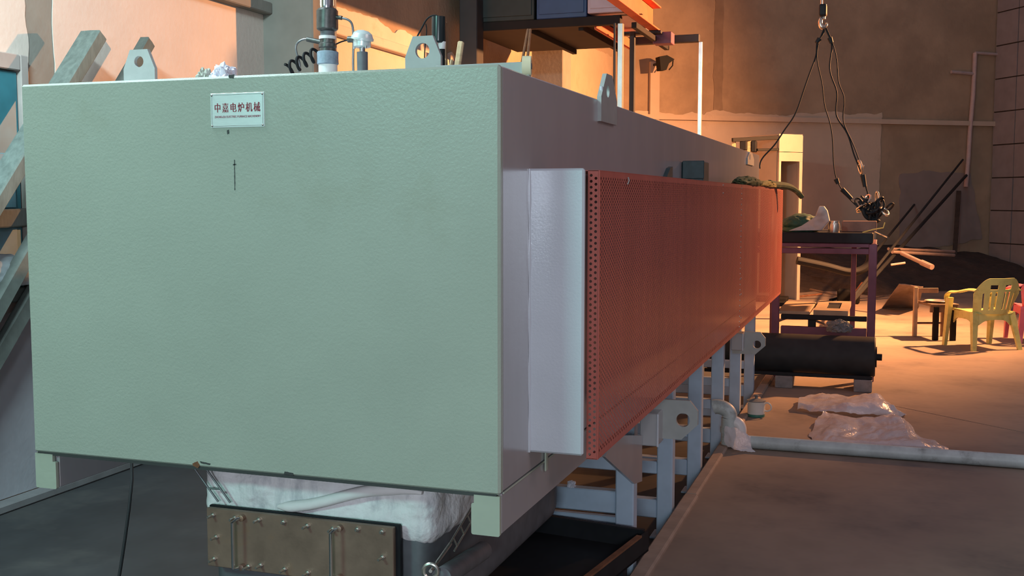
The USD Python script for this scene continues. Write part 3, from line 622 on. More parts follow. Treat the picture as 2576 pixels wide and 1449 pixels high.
part(mo, 'blanket_fold', tube(fp, np.r_[.006, .012, .016, np.full(20, .0175), np.linspace(.017, .006, 7)], 14), fibre_clean)
part(mo, 'casing', rounded((mx0 - .03, YM + .06, .33), (-1.262, 4.3, .70), .05, 4), casing_m, smooth=True)
part(mo, 'drain_pipe', cyl(onx(1215, 1385, -1.20), ony(1110, 1455, 2.75), .030), casing_m)
def strap(p, q, gap, n, r=.0032):
    p, q = np.array(p), np.array(q); out = [cyl(p, q, r, n=8), cyl(p + gap, q + gap, r, n=8)]
    for k in range(n):
        s = p + (q - p) * (k + .6) / n; out.append(cyl(s, s + gap, r, n=8))
    return cat(out)
part(mo, 'slotted_strap', strap(ony(489, 1178, YM + .02), ony(549, 1262, YM + .02), np.array(ony(519, 1180, YM + .02) - ony(489, 1178, YM + .02)), 1), tube_m)
part(mo, 'slotted_strap', strap(onx(1185, 1278, -1.2), onx(1133, 1365, -1.2), np.array((.0, .03, -.035)), 3), zinc)
part(mo, 'rail_rod', cyl(onx(1133, 1368, -1.2), onx(1098, 1418, -1.2), .006), zinc)
part(mo, 'clamp_ring', torus(ony(1083, 1437, 2.72), .020, .006, (0.2, -1, 0)), zinc)
part(mo, 'clamp_bar', cyl(ony(1083, 1437, 2.72), onx(1098, 1418, -1.2), .005), zinc)
tg = onz(1437, 1217, .35)
single('rag_ball', 'small crumpled white rag on the nearest stand rail', 'rag', crumple(ony(1437, 1229, LY[0] + .035), (.045, .045, .04), 4, 3), bag_white)
cp = [ony(331, 1160, 3.4), ony(330, 1230, 3.3), ony(322, 1300, 3.25), ony(312, 1372, 3.2), onz(309, 1395, ZP + .006)]
single('hanging_cable', 'thin dark cable hanging below the left part of the furnace', 'cable', tube(spline(cp, 20), .006, 8), black_matte)

# dark tray on the sunken floor
ty = thing('oil_tray', 'shallow black steel tray with a rusty rim in front of the stand', 'tray', (-1.6, 4.0, ZP))
c1, c2, c3 = onz(1632, 1333, .20), onz(1330, 1288, .20), onz(1490, 1440, .20)
ux = (c2 - c1); ux /= np.linalg.norm(ux); uy = c3 - c1; uy -= ux * (uy @ ux); uy /= np.linalg.norm(uy)
TW, TL = .60, 1.7
o = c1 + ux * TW + uy * TL
ex, ey = -ux, -uy
def tray_box(a0, a1, b0, b1, z0, z1): return prism(sbox(a0, b0, a1, b1), (o[0], o[1], z0), ex, ey, z1 - z0)
part(ty, 'tray_bottom', tray_box(0, TW, 0, TL, .105, .115), black_steel, smooth=False)
for nm, q in (('tray_wall', (0, .012, 0, TL)), ('tray_wall', (TW - .012, TW, 0, TL)), ('tray_wall', (0.012, TW - .012, 0, .012)), ('tray_wall', (.012, TW - .012, TL - .012, TL))):
    part(ty, nm, tray_box(*q, .105, .194), black_steel, smooth=False)
part(ty, 'rusty_rim', tray_box(TW - .018, TW + .006, 0.02, TL - .10, .1945, .203), rust_m, smooth=False, label='rusty angle-iron rim on the right edge')
part(ty, 'rim', tray_box(-.004, TW - .02, TL - .02, TL + .004, .1945, .201), black_steel, smooth=False)
for a in (.06, TW - .10):
    for b in (.1, TL - .18): part(ty, 'tray_foot', tray_box(a, a + .05, b, b + .05, ZP, .104), black_steel, smooth=False)
p = onz(1549, 1432, .116); single('loose_nut', 'small pale nut lying in the black tray', 'nut', lathe(p, [(.008, 0), (.016, 0), (.016, .018), (.008, .018), (.008, 0)], 6), zinc)
p = onz(1528, 1438, .116); single('loose_strip', 'short yellowish metal strip in the black tray beside the nut', 'metal strip', beam(p + (-.03, .005, .005), p + (.03, -.01, .005), .012, .006), tray_metal)

# ================================================================== things on top of the furnace
YC = 3.35
kpx = float(np.linalg.norm(ony(826, 100, YC) - ony(825, 100, YC)))
def colz(py, px=825): return ony(px, py, YC)
cc = colz(172); cc[2] = ZT
gp = thing('gas_pipe', 'upright jointed gas pipe with two bent thin tubes on the furnace top', 'pipe', cc)
def seg(name, y0, y1, prof, mat, px=825):
    z0, z1 = colz(y0, px)[2], colz(y1, px)[2]
    part(gp, name, lathe((cc[0], cc[1], z0), [(r * kpx, t * (z1 - z0)) for r, t in prof], 28), mat)
gz0 = ZT
part(gp, 'base_ring', lathe((cc[0], cc[1], ZT), [(0, 0), (21 * kpx, 0), (21 * kpx, colz(163)[2] - ZT), (17 * kpx, colz(162)[2] - ZT), (0, colz(162)[2] - ZT)], 28), white_plastic)
seg('coupling', 163, 130, [(0, 0), (22, 0), (24, .06), (23.5, .5), (24, .95), (22, 1), (0, 1)], coupling_m)
seg('nipple', 130, 99, [(0, 0), (19, 0), (18, .25), (20, .35), (20, .6), (17, .7), (17, 1), (0, 1)], dark_valve)
seg('washer', 99, 91, [(0, 0), (19, 0), (19, 1), (0, 1)], white_plastic)
seg('collar', 91, 78, [(0, 0), (16, 0), (16, .9), (15, 1), (0, 1)], casing_m)
seg('valve_body', 78, 22, [(0, 0), (18, 0), (23, .06), (24, .12), (24, .9), (20, 1), (0, 1)], dark_valve)
seg('chrome_cap', 22, -60, [(0, 0), (15, 0), (16, .1), (16, 1), (0, 1)], chrome)
part(gp, 'bent_tube', tube(spline([colz(180, 750), colz(140, 748), colz(112, 746), colz(102, 756), colz(99, 775)], 24), 2.4 * kpx, 8), tube_m)
part(gp, 'tube_fitting', cyl(colz(99, 773), colz(106, 808), 5.5 * kpx), dark_valve)
part(gp, 'bent_tube', tube(spline([colz(44, 848), colz(47, 868), colz(56, 883), colz(75, 888), colz(120, 889), colz(180, 889)], 30), 2.6 * kpx, 8), tube_m)
part(gp, 'tube_fitting', cyl(colz(43, 845), colz(45, 860), 4.5 * kpx), dark_valve)
q0, q1 = colz(176, 722), colz(132, 803); hx = []
for k in range(96):
    t = k / 95; a = t * 2 * math.pi * 4.6
    e1 = (q1 - q0) / np.linalg.norm(q1 - q0); e2 = np.array([0, 1.0, 0]); e3 = np.cross(e1, e2)
    hx.append(q0 + (q1 - q0) * t + .021 * (math.cos(a) * e3 + .8 * math.sin(a) * e2))
single('coiled_cable', 'black coiled cable climbing to the gas pipe', 'cable', tube(hx, .0052, 8), black_matte)

tcx = colz(172, 912); tcx[2] = ZT
tc = thing('thermocouple', 'silver domed thermocouple head on a grey tube beside the gas pipe', 'temperature sensor', tcx)
def tz(py): return colz(py, 912)[2]
part(tc, 'sheath_tube', lathe(tcx, [(0, 0), (12 * kpx, 0), (12 * kpx, tz(131) - ZT), (0, tz(131) - ZT)], 24), casing_m)
part(tc, 'neck', lathe((tcx[0], tcx[1], tz(131)), [(6.5 * kpx, 0), (6.5 * kpx, tz(117) - tz(131))], 20), chrome)
part(tc, 'head', lathe((tcx[0], tcx[1], tz(120)), [(0, 0), (16 * kpx, 0), (19 * kpx, .004), (20 * kpx, .03), (21 * kpx, tz(98) - tz(120)), (0, tz(98) - tz(120))], 28), plate_metal)
ax = np.array([.22, -.12, 1.0]); ax /= np.linalg.norm(ax)
part(tc, 'lid', lathe((tcx[0], tcx[1], tz(100)), [(0, 0), (25 * kpx, 0), (25 * kpx, .007), (23 * kpx, .011), (20 * kpx, .022), (12 * kpx, .030), (0, .033)], 28, ax), plate_metal)
for sx in (-1, 1): part(tc, 'lid_screw', cyl((tcx[0] + sx * 14 * kpx, tcx[1] - .016, tz(124)), (tcx[0] + sx * 14 * kpx, tcx[1] - .016, tz(117)), .003), chrome)
part(tc, 'cable_gland', cyl(colz(99, 876), colz(99, 896), 7 * kpx), dark_valve)
part(tc, 'lid_chain', tube(spline([colz(101, 876), colz(104, 862), colz(111, 846)], 12), 1.6 * kpx, 6), black_matte)

kb = colz(165, 1107); kb[2] = ZT
bs = thing('black_sensor', 'black cylindrical sensor with white band and looped cable behind the lifting lug', 'sensor', kb)
YB = 3.42
def bz(px, py): return ony(px, py, YB)
bxx = bz(1104, 100)
part(bs, 'sensor_body', lathe((bxx[0], YB, bz(1104, 109)[2]), [(0, 0), (13 * kpx, 0), (16 * kpx, .008), (16 * kpx, bz(0, 52)[2] - bz(0, 109)[2]), (0, bz(0, 52)[2] - bz(0, 109)[2])], 28), M('gloss_black', (.012, .02, .022), .25))
part(bs, 'white_band', lathe((bxx[0] + 7 * kpx, YB, bz(1104, 124)[2]), [(0, 0), (7 * kpx, 0), (9 * kpx, bz(0, 108)[2] - bz(0, 124)[2]), (0, bz(0, 108)[2] - bz(0, 124)[2])], 24), white_plastic)
part(bs, 'stem', lathe((bxx[0] + 8 * kpx, YB, ZT), [(6 * kpx, 0), (6 * kpx, bz(0, 124)[2] - ZT)], 20), black_matte)
part(bs, 'cable', tube(spline([bz(1107, 53), bz(1103, 42), bz(1090, 39), bz(1075, 47), bz(1064, 65), bz(1048, 96), bz(1040, 140), bz(1042, 180)], 40), 1.9 * kpx, 8), black_matte)
part(bs, 'thin_lead', tube(spline([bz(1071, 60), bz(1073, 85), bz(1070, 110), bz(1068, 150), bz(1068, 185)], 24), 1.2 * kpx, 6), black_matte)

def on_top(px, py, y): p = ony(px, py, y); return np.array([p[0], y, ZT])
w1 = abs(ony(596, 170, 3.2)[0] - ony(535, 170, 3.2)[0])
single('film_bag', 'crumpled clear-white plastic bag on the furnace top near the nameplate', 'plastic bag', crumple(on_top(564, 180, 3.2), (w1, .12, .105), 12, 5, .45), bag_white, smooth=25)
single('crumpled_paper', 'smaller crumpled grey-white paper left of the plastic bag on the furnace', 'paper', crumple(on_top(514, 180, 3.2), (w1 * .62, .09, .088), 19, 4, .5, 4.5), M('crumpled_paper', (.42, .44, .38), .8, var=.3, vs=40), smooth=20)
rl = ony(1336, 180, 3.02)
ro = thing('tape_roll', 'small pale yellow-white roll standing on the right edge of the furnace top', 'roll', (XR - .012, 3.06, ZT))
part(ro, 'roll', lathe((XR - .034, 3.07, ZT + .030), [(.009, 0), (.030, 0), (.030, .026), (.009, .026), (.009, 0)], 28, (1, .25, 0)), M('pale_yellow_tape', (.72, .66, .46), .5))
part(ro, 'core', lathe((XR - .036, 3.07, ZT + .030), [(.006, -.002), (.0088, -.002), (.0088, .030), (.006, .030)], 20, (1, .25, 0)), rag_grey)
for k, (x0, y0, x1, y1, yy, w, mat, lab) in enumerate(((1152, 160, 1160, 104, 3.75, .022, timber_warm, 'short pale wooden batten leaning upright behind the black sensor'), (1133, 170, 1137, 149, 3.6, .012, timber_warm, 'tiny wooden peg standing nearest the pale batten'), (1118, 170, 1120, 148, 3.5, .010, timber_warm, 'tiny wooden peg right beside the lifting lug'), (1123, 170, 1122, 55, 3.55, .009, rust_m, 'thin brown upright strip for a lit edge beside the black sensor'))):
    p, q = ony(x0, y0, yy), ony(x1, y1, yy); e = (q - p) / np.linalg.norm(q - p); p = p + e * (ZT - p[2]) / e[2]
    single(('wooden_batten', 'wooden_peg', 'wooden_peg', 'lit_edge_strip')[k], lab, ('batten', 'peg', 'peg', 'rod')[k], beam(p, q, w, w * .8), mat, smooth=False)  # the last, brown one stands in for the lit edge of the column
for px0, px1, lab in ((1328, 1313, 'left of two thin rods leaning behind the furnace corner'), (1334, 1326, 'right of two thin rods leaning behind the furnace corner')):
    q = ony(px0, 75, 6.0); p = ony(px1, 158, 5.6); e = (q - p) / np.linalg.norm(q - p); p = p + e * (ZT - p[2]) / e[2]
    single('thin_rod', lab, 'rod', cyl(p, q, .008, n=8), rust_m)
# green bag on the far end of the guard
a, b = onx(1852, 460, CX - .05), onx(1965, 470, CX - .05)
g = thing('green_bag', 'olive green cloth bag slumped over the far end of the red guard', 'cloth bag', ((a + b) / 2))
zt = CZ1 + .002
for k, (px, pw, h) in enumerate(((1878, 44, .068), (1918, 50, .052), (1955, 60, .055))):
    p, q = onx(px - pw / 2, 465, CX - .05), onx(px + pw / 2, 468, CX - .05)
    part(g, 'bag_fold', crumple(((p + q)[0] / 2, (p + q)[1] / 2, zt), (.16, abs(q[1] - p[1]) * 1.15, h), 30 + k, 4, .30, 2.5), green_cloth if k != 1 else M('yellow_green_cloth', (.34, .31, .10), .85, var=.4, vs=18), smooth=True)
p, q = onx(1945, 462, CX), onx(1990, 476, CX + .06)
part(g, 'bag_flap', tube(spline([(CX - .03, p[1], zt + .03), (CX + .05, p[1] + .3, zt + .02), (CX + .13, p[1] + .55, zt - .02), (CX + .17, p[1] + .65, zt - .07)], 16), np.linspace(.03, .022, 16), 10), green_cloth)

# ================================================================== timbers and braces by the left wall
def tim(name, lab, catg, p, q, w, h, mat, seed=0, side=(1, 0, 0)):
    m_ = beam(p, q, w, h, side, .008)
    for _ in range(3): m_ = m_.subdivide()
    vv = m_.vertices; vv += .012 * (meshkit.fbm(vv * 9 + seed, 3, seed)[:, None] - .5); m_.vertices = vv
    return single(name, lab, catg, m_, mat, smooth=30)
XB = WX + .24
d = 4.85
def at_x(px, py, x=XB): return onx(px, py, x)
q = at_x(236, 88); p = at_x(-40, 540)
e = (q - p) / np.linalg.norm(q - p); base = p + e * ((ZP - p[2]) / e[2])
tim('leaning_timber', 'long squared grey timber leaning over the left end of the furnace', 'timber', base, q, .085, .15, timber_grey, 1)
q = onx(372, 104, WX + .2); e2 = e.copy(); base = q + e2 * ((ZP - q[2]) / e2[2])
tim('leaning_timber', 'dark broken-ended timber leaning behind the left lifting lug', 'timber', base, q, .09, .075, timber_dark, 2)
XB2 = WX + .095
for nm, lab, pts, w, mat in (('cross_plank', 'upper horizontal grey plank across the blue shutter', ((-60, 553), (70, 546)), .105, timber_grey),
                        ('cross_plank', 'lower dark horizontal plank below the blue shutter', ((-60, 752), (75, 738)), .085, timber_dark)):
    p, q = at_x(*pts[0], XB2), at_x(*pts[1], XB2); e = (q - p) / np.linalg.norm(q - p)
    tim(nm, lab, 'plank', p - e * .9, q + e * .5, w, .05, mat, 4)
p, q = at_x(-60, 985, XB2 + .06), at_x(66, 770, XB2 + .06); e = (q - p) / np.linalg.norm(q - p)
b0 = p + e * ((ZP - p[2]) / e[2])
tim('diagonal_prop', 'dark diagonal timber prop below the lower plank at the left edge', 'timber', b0, q + e * .12, .10, .06, timber_dark, 6)
pz = at_x(20, 738, XB2)
single('cement_sack', 'pale blue-grey slumped sack on the lower plank at the left edge', 'sack', blob((WX + .10, pz[1] - .05, pz[2] + .045), (.17, .62, .24), 3, 4, .14), M('sack_blue_grey', (.30, .36, .38), .85, var=.15), smooth=True)

# ================================================================== steel platform behind the furnace
DN = 12.1
pn, pf = ond(1560, 60, DN), ond(1762, 93, DN * 1.153)
zpb = pn[2]
dk = thing('steel_platform', 'dark steel platform on posts with a red channel beam along its right side', 'platform', (-3.6, (pn[1] + pf[1]) / 2, 0))
y0, y1 = pn[1], pf[1]; xr = ond(1482, 62, DN)[0]
PT = .10
x_l = WX + PD + .02
part(dk, 'deck', bx((WX + .12, y0 + .11, zpb + .03), (xr, y1 - .11, zpb + PT), .004), platform_steel, smooth=False)
part(dk, 'front_beam', bx((WX + .12, y0, zpb), (pn[0], y0 + .10, zpb + PT), .006), platform_steel, smooth=False)
part(dk, 'rear_beam', bx((WX + .12, y1 - .10, ond(1700, 107, DN * 1.153)[2]), (pf[0], y1, ond(1700, 90, DN * 1.153)[2] + .01), .006), post_dark, smooth=False)
for k in range(3):
    x = WX + .9 + k * .62
    part(dk, 'joist', bx((x, y0 + .11, zpb - .035), (x + .06, y1 - .11, zpb + .028), .004), platform_steel, smooth=False)
part(dk, 'edge_channel', bx((xr, y0 + .11, zpb - .03), (xr + .03, y1 - .11, zpb + PT), .004), red_oxide, smooth=False)
pz_ = zpb - .002
ca, cb_ = ond(1112, 100, DN - .08), ond(1164, 100, DN - .08)
part(dk, 'column', bx((ca[0], y0 - .02 - .20, ZP), (cb_[0], y0 - .002, HT - .6), .008), post_dark, smooth=False)
def post(px, d, w, mat, ztop, name='post'):
    c = ond(px, 150, d); part(dk, name, bx((c[0] - w / 2, c[1] - w / 2, 0.0 if c[0] > -.9 or c[1] > 11.9 else ZP), (c[0] + w / 2, c[1] + w / 2, ztop), .006), mat, smooth=20)
post(1561, DN * 1.0, .062, post_grey, zpb - .001)
post(1546, DN * .997, .026, post_dark, zpb - .001)
post(1591, DN * 1.06, .062, post_dark, zpb + .02)
post(1762, DN * 1.153 - .05, .050, post_grey, ond(1700, 107, DN * 1.153)[2] - .001)
cyr = ond(1600, 30, DN)
zc0 = zpb + PT + .005
xa = xr + .42
part(dk, 'red_channel', cat([bx((xa, y0 - 1.4, zc0), (xa + .02, y1 - .9, zc0 + .26), .003), bx((xa, y0 - 1.4, zc0 - .02), (xa + .12, y1 - .9, zc0), .003), bx((xa, y0 - 1.4, zc0 + .26), (xa + .12, y1 - .9, zc0 + .28), .003)]), red_oxide, smooth=False, label='orange-red channel beam along the right side')
part(dk, 'channel_bracket', bx((xa + .03, y1 - .95, zc0 - .17), (xa + .26, y1 - .75, zc0 - .03), .006), purple_red, smooth=False)
for xx_ in (xr - .1,): part(dk, 'cross_bearer', bx((xr - .3, y1 - 1.05, zc0 - .06), (xa + .15, y1 - .93, zc0 - .021), .004), post_dark, smooth=False)
part(dk, 'cross_bearer', bx((xr - .3, y0 + .02, zpb + PT + .0005), (xa + .15, y0 + .09, zc0 - .021 + .02), .001), post_dark, smooth=False)
# cabinets standing on the platform
def cabinet(name, lab, px0, px1, d, depth, mat, zb, h, door=True, over=0.0):
    a, b = ond(px0, 30, d), ond(px1, 30, d); yq = y0 - over
    t = thing(name, lab, 'cabinet', ((a[0] + b[0]) / 2, yq + depth / 2, zb))
    part(t, 'body', bx((a[0], yq, zb), (b[0] - .006, yq + depth, zb + h), .008), mat, smooth=False)
    if door:
        dd = part(t, 'door', bx((a[0] + .03, yq - .014, zb + .05), (b[0] - .036, yq - .001, zb + h - .05), .004), mat, smooth=False)
        part(dd, 'handle', bx((b[0] - .09, yq - .034, zb + h * .55), (b[0] - .07, yq - .014, zb + h * .55 + .14), .003), post_dark, smooth=False)
    return t
zs = zpb + PT + .001
cabinet('blue_cabinet', 'dark blue machine cabinet in the middle of the platform', 1327, 1470, DN, 1.2, cab_blue, zs, 1.5)
cabinet('dark_cabinet', 'dark green-black machine cabinet at the left end of the platform', 1112, 1322, DN, 1.3, cab_dark, zs, 1.6)
cabinet('lilac_cabinet', 'pale lilac-grey cabinet at the right end of the platform', 1472, 1570, DN, 1.55, cab_lilac, zs + .03, 1.4, True, .02)

# ================================================================== by the back wall
fd = thing('wall_lamp', 'black unlit lamp head on a bracket high on the back wall', 'lamp', (0, 0, 0))
p = onpl(1664, 160, BC + bn * .30, bn)
fd.o = np.array(p); fd.prim.GetAttribute('xformOp:translate').Set(Gf.Vec3d(*map(float, p)))
hd = cat([prism(Polygon([(-.13, .10), (.02, .13), (.17, .06), (.06, -.02), (.01, -.14), (-.10, -.15)]), p + bn * .02, bu, Z_, .20)])
part(fd, 'lamp_head', hd, black_matte, smooth=False)
part(fd, 'visor', tube([p + bu * .17 + Z_ * .06 + bn * .15, p + bu * .16 - Z_ * .05 + bn * .15, p + bu * .09 - Z_ * .13 + bn * .15], .012, 8), black_matte)
kw = float(np.dot(p - BC, bn))
part(fd, 'bracket', beam(p - bu * .05 - bn * (kw - .01), p - bu * .05 + bn * .05, .05, .04), post_dark, smooth=False)
# cream cabinet with a doorway
dc = 17.4
q0, q1 = ond(1957, 338, dc), ond(2016, 346, dc + .22)
cu = q1 - q0; cu[2] = 0; cwid = np.linalg.norm(cu); cu /= cwid; cn = np.cross(cu, Z_)
ec = thing('cream_booth', 'tall cream sheet-metal booth with a dark open doorway by the back wall', 'booth', (q0[0], q0[1], 0))
def cz(py): return onpl(1985, py, q0, cn)[2]
zt, zd, zm = cz(341), cz(406), cz(383)
o_ = np.array([q0[0], q0[1], 0])
def cpr(u0, z0, u1, z1, t, back=0.0): return prism(sbox(u0, z0, u1, z1), o_ - cn * back, cu, Z_, t)
part(ec, 'header_panel', cpr(0, zm + .004, cwid, zt, .04), cream, smooth=False)
part(ec, 'header_panel', cpr(0, zd, cwid, zm - .004, .04), cream, smooth=False)
jw = cwid * .13
part(ec, 'door_jamb', cpr(0, 0, jw * .7, zd - .001, .04), cream, smooth=False)
part(ec, 'door_jamb', cpr(cwid - jw, 0, cwid, zd - .001, .04), cream, smooth=False)
part(ec, 'shaded_rear_wall', cpr(0, 0, cwid, zt, .03, .75), black_matte, smooth=False)  # black in place of the shade inside the booth
for u0 in (0, cwid - .03): part(ec, 'side_wall', cpr(u0, 0, u0 + .03, zt, .70, .715), cream if u0 else cream, smooth=False)
part(ec, 'roof_sheet', cpr(0, zt + .001, cwid, zt + .02, .75, .72), cream, smooth=False)
part(ec, 'inner_panel', cpr(jw, 0.6, jw + cwid * .28, cz(420), .02, .30), M('inner_lilac_panel', (.34, .26, .25), .6), smooth=False)
# dark rail with brackets left of the booth
a, b = ond(1842, 352, 17.2), ond(1957, 346, 17.4)
rk = thing('overhead_rail', 'dark steel rail with hanging boxes left of the cream booth', 'rail', a)
part(rk, 'rail', beam(a, b, .05, .06), black_matte, smooth=False)
for px0, px1, y1_ in ((1861, 1880, 378), (1890, 1904, 383)):
    p, q = ond(px0, 354, 17.25), ond(px1, y1_, 17.35)
    part(rk, 'hanging_box', bx((p[0], p[1], q[2]), (q[0], p[1] + .15, p[2]), .01), black_steel, smooth=False)
for px in (1846, 1885):
    p = ond(px, 350, 17.3); part(rk, 'hanger_post', bx((p[0] - .03, p[1] - .03, 0), (p[0] + .03, p[1] + .03, p[2]), .005), timber_warm, smooth=False)
p, q = ond(1904, 377, 17.25), ond(1957, 376, 17.4); part(rk, 'lower_rail', beam(p, q, .05, .04), black_matte, smooth=False)

# white pipe on the right part of the back wall
pp = structure('trim_2')
P_ = lambda px, py, off=.06: onpl(px, py, BC + bn * off, bn)
part(pp, 'pipe', tube([P_(2453, 133), P_(2448, 240), P_(2440, 330), P_(2436, 400), P_(2430, 470)], .045, 12), M('dusty_pipe', (.46, .36, .35), .6, var=.15))
part(pp, 'pipe_arm', tube([P_(2453, 133), P_(2510, 137)], .03, 10), M('dusty_pipe_arm', (.44, .35, .34), .6))
part(pp, 'pipe_arm', tube([P_(2393, 181), P_(2450, 186)], .035, 10), M('dusty_pipe_arm', (.44, .35, .34), .6) if False else usdkit.UsdShade.Material.Get(stage, '/World/Looks/dusty_pipe_arm'))
for k, (a_, b_, lab) in enumerate((((2222, 652), (2422, 402), 'upper long dark bar leaning on the back wall'), ((2205, 690), (2432, 440), 'lower long dark bar leaning on the back wall'), ((2230, 600), (2300, 515), 'short dark bar leaning between the scrap and the back wall'))):
    q = P_(*b_, .04); p = ond(*a_, 15.5 if k < 2 else 17.5); e = (q - p) / np.linalg.norm(q - p); p = p + e * max((0.02 - p[2]) / e[2], -2.0)
    single('leaning_bar', lab, 'bar', cyl(p, q, .028 if k == 1 else .020, n=8), black_steel)
p, q = P_(2406, 560, .05), P_(2398, 690, .3); q[2] = 0
single('upright_plank', 'dim brown upright plank against the back wall behind the chair', 'plank', beam((q[0], q[1], 0), P_(2412, 480, .06), .09, .03, c=.005), scrap_m, smooth=False)

# ================================================================== crane hook and slings
DH = 10.75
hk = thing('crane_hook', 'crane hook on a black block hanging near the top of the picture', 'hook', ond(2068, 70, DH))
def H(px, py): return ond(px, py, DH)
part(hk, 'hoist_chain', cyl(H(2067, 12), H(2066, -260), .012), steel_bright)
part(hk, 'hook_block', rounded(H(2060, 42) - (.0, .05, .0), H(2073, 12) + (.03, .05, 0), .02, 3), black_steel, smooth=True)
part(hk, 'swivel', cyl(H(2072, 48), H(2074, 12), .018, .022), steel_bright)
hp = spline([H(2070, 44), H(2066, 52), H(2071, 62), H(2073, 66)], 4)
hp = spline([H(2071, 40), H(2065, 50), H(2064, 60), H(2069, 69), H(2077, 66), H(2079, 57)], 24)
part(hk, 'hook', tube(hp, np.r_[np.linspace(.018, .024, 14), np.linspace(.024, .008, 10)], 12), steel_bright)
def sling(lab, pts, r=.011, ferr=()):
    t = thing('wire_sling', lab, 'sling', H(*pts[0]), group=None)
    part(t, 'wire', tube(spline([H(*q) for q in pts], 60), r, 8), black_matte)
    for f0, f1 in ferr: part(t, 'ferrule', cyl(H(*f0), H(*f1), .026, .02, 12), black_steel)
    return t
sling('leftmost wire sling, swinging out toward the far end of the furnace', [(2072, 70), (2066, 92), (2056, 106), (2054, 128), (2044, 165), (2016, 245), (1996, 295), (1975, 325), (1942, 372), (1913, 408), (1912, 424)], .0075, (((2061, 98), (2054, 108)),))
sling('second wire sling from the left, hanging down past the wall ledge', [(2074, 70), (2062, 100), (2055, 140), (2068, 210), (2077, 275), (2082, 290), (2092, 330), (2097, 410), (2105, 452), (2128, 490), (2168, 530)], .0065, (((2103, 450), (2108, 462)), ((2118, 476), (2142, 500))))
sling('third wire sling, kinked where it passes the wall ledge', [(2076, 70), (2084, 88), (2091, 106), (2087, 170), (2094, 200), (2105, 232), (2104, 290), (2128, 330), (2147, 385), (2160, 418), (2172, 450), (2186, 500), (2192, 530)], .0075, (((2087, 95), (2092, 108)), ((2170, 440), (2176, 470))))
sling('rightmost wire sling with a bright shackle above the bench', [(2078, 70), (2094, 108), (2106, 160), (2112, 215), (2122, 240), (2121, 300), (2140, 350), (2158, 395), (2163, 410)], .006)
shk = thing('shackle', 'bright shackle halfway up the rightmost wire sling', 'shackle', H(2165, 420))
part(shk, 'bow', torus(H(2164, 420), .045, .012, (0.9, .3, .2), stretch=(1, 1.4)), steel_bright)
part(shk, 'pin', cyl(H(2158, 414), H(2174, 418), .010), steel_bright)
ch = thing('chain_bundle', 'bundle of dark and bright chain links hanging above the bench', 'chain', H(2190, 520))
rng = random.Random(11)
for k in range(26):
    px, py = 2188 + rng.gauss(0, 15), 522 + rng.gauss(0, 16)
    c = ond(px, py, DH + rng.uniform(-.05, .05))
    part(ch, 'chain_link', torus(c, .036, .0105, (rng.uniform(-1, 1), rng.uniform(-1, 1), rng.uniform(-1, 1)), 18, 7, (1, 1.5)), steel_bright if k % 5 == 0 else black_steel)
part(ch, 'chain_hook', tube(spline([H(2162, 505), H(2170, 525), H(2182, 548), H(2200, 552), H(2206, 540)], 20), .02, 10), black_steel)
part(ch, 'long_link', torus(H(2208, 505), .05, .010, (.8, .5, .1), 20, 8, (.6, 1.8)), steel_bright)

# ================================================================== bench with roller
YT = 10.25
bz_ = lambda px, py, y=YT: ony(px, py, y)
xt0, xt1 = -1.35, bz_(2207, 620)[0]
zr0, zr1, zr2, zr3 = bz_(2100, 639)[2], bz_(2100, 625)[2], bz_(2100, 622)[2], bz_(2100, 612)[2]
YTB = 11.5
tb = thing('work_bench', 'purple-red steel bench with boards on its lower shelf', 'bench', ((xt0 + xt1) / 2, (YT + YTB) / 2, 0))
part(tb, 'top_rail', bx((xt0, YT, zr2), (xt1 - .07, YT + .06, zr3), .004), purple_red, smooth=False)
part(tb, 'top_rail', bx((xt0, YT + .004, zr0), (xt1 - .07, YT + .06, zr1), .004), purple_red, smooth=False)
lw_ = bz_(2207, 700)[0] - bz_(2186, 700)[0]
LB = .0
xr_ = ony(2140, 700, YTB - .08)[0]
for x, y, zz in ((xt1 - lw_, YT, 0), (xr_, YTB - .08, 0), (-1.10, YTB - .08, ZP), (-.975, YT, 0)):
    part(tb, 'leg', bx((x, y, zz), (x + lw_ * (.7 if y > YT else 1), y + .06, zr3 - .004), .005), purple_red, smooth=False)
part(tb, 'rear_rail', bx((xt0, YTB - .06, zr2), (xt1 - .08, YTB, zr3), .004), purple_red, smooth=False)
part(tb, 'side_rail', bx((xt1 - .07, YT + .065, zr0), (xt1 - .01, YTB - .07, zr3 - .002), .004), purple_red, smooth=False)
zsh1, zsh0 = bz_(2100, 795)[2], bz_(2100, 807)[2]
part(tb, 'shelf_beam', bx((-.885, YT + .002, zsh0), (xt1 - lw_ - .002, YT + .06, zsh1), .004), black_steel, smooth=False)
part(tb, 'shelf_beam', bx((-1.02, YTB - .07, zsh0), (xr_ - .002, YTB - .01, zsh1), .004), black_steel, smooth=False)
zl1, zl0 = bz_(2100, 825)[2], bz_(2100, 845)[2]
part(tb, 'lower_rail', bx((-.885, YT + .004, zl0), (xt1 - lw_ - .002, YT + .06, zl1), .004), purple_red, smooth=False)
for px in (2042, 2115):
    c = bz_(px, 815); part(tb, 'shelf_stub', bx((c[0] - .035, YT + .008, zl1 + .001), (c[0] + .035, YT + .05, zsh0 - .001), .003), black_steel, smooth=False)
single('steel_plate', 'thick black plate lying on the bench top', 'steel plate', bx((xt0, YT - .02, zr3 + .001), (bz_(2196, 600)[0], YTB + .02, bz_(2100, 586)[2]), .006), black_steel, smooth=False)
zslab = bz_(2100, 586)[2] + .001
zb_ = zsh1 + .001
a, b = onz(1937, 794, zb_), onz(2040, 764, zb_)
single('shelf_board', 'tan board on the left of the bench lower shelf', 'board', bx((-.92, YT + .02, zb_), (onz(2038, 790, zb_)[0], YTB - .25, zb_ + .03), .004), board_tan, smooth=False)
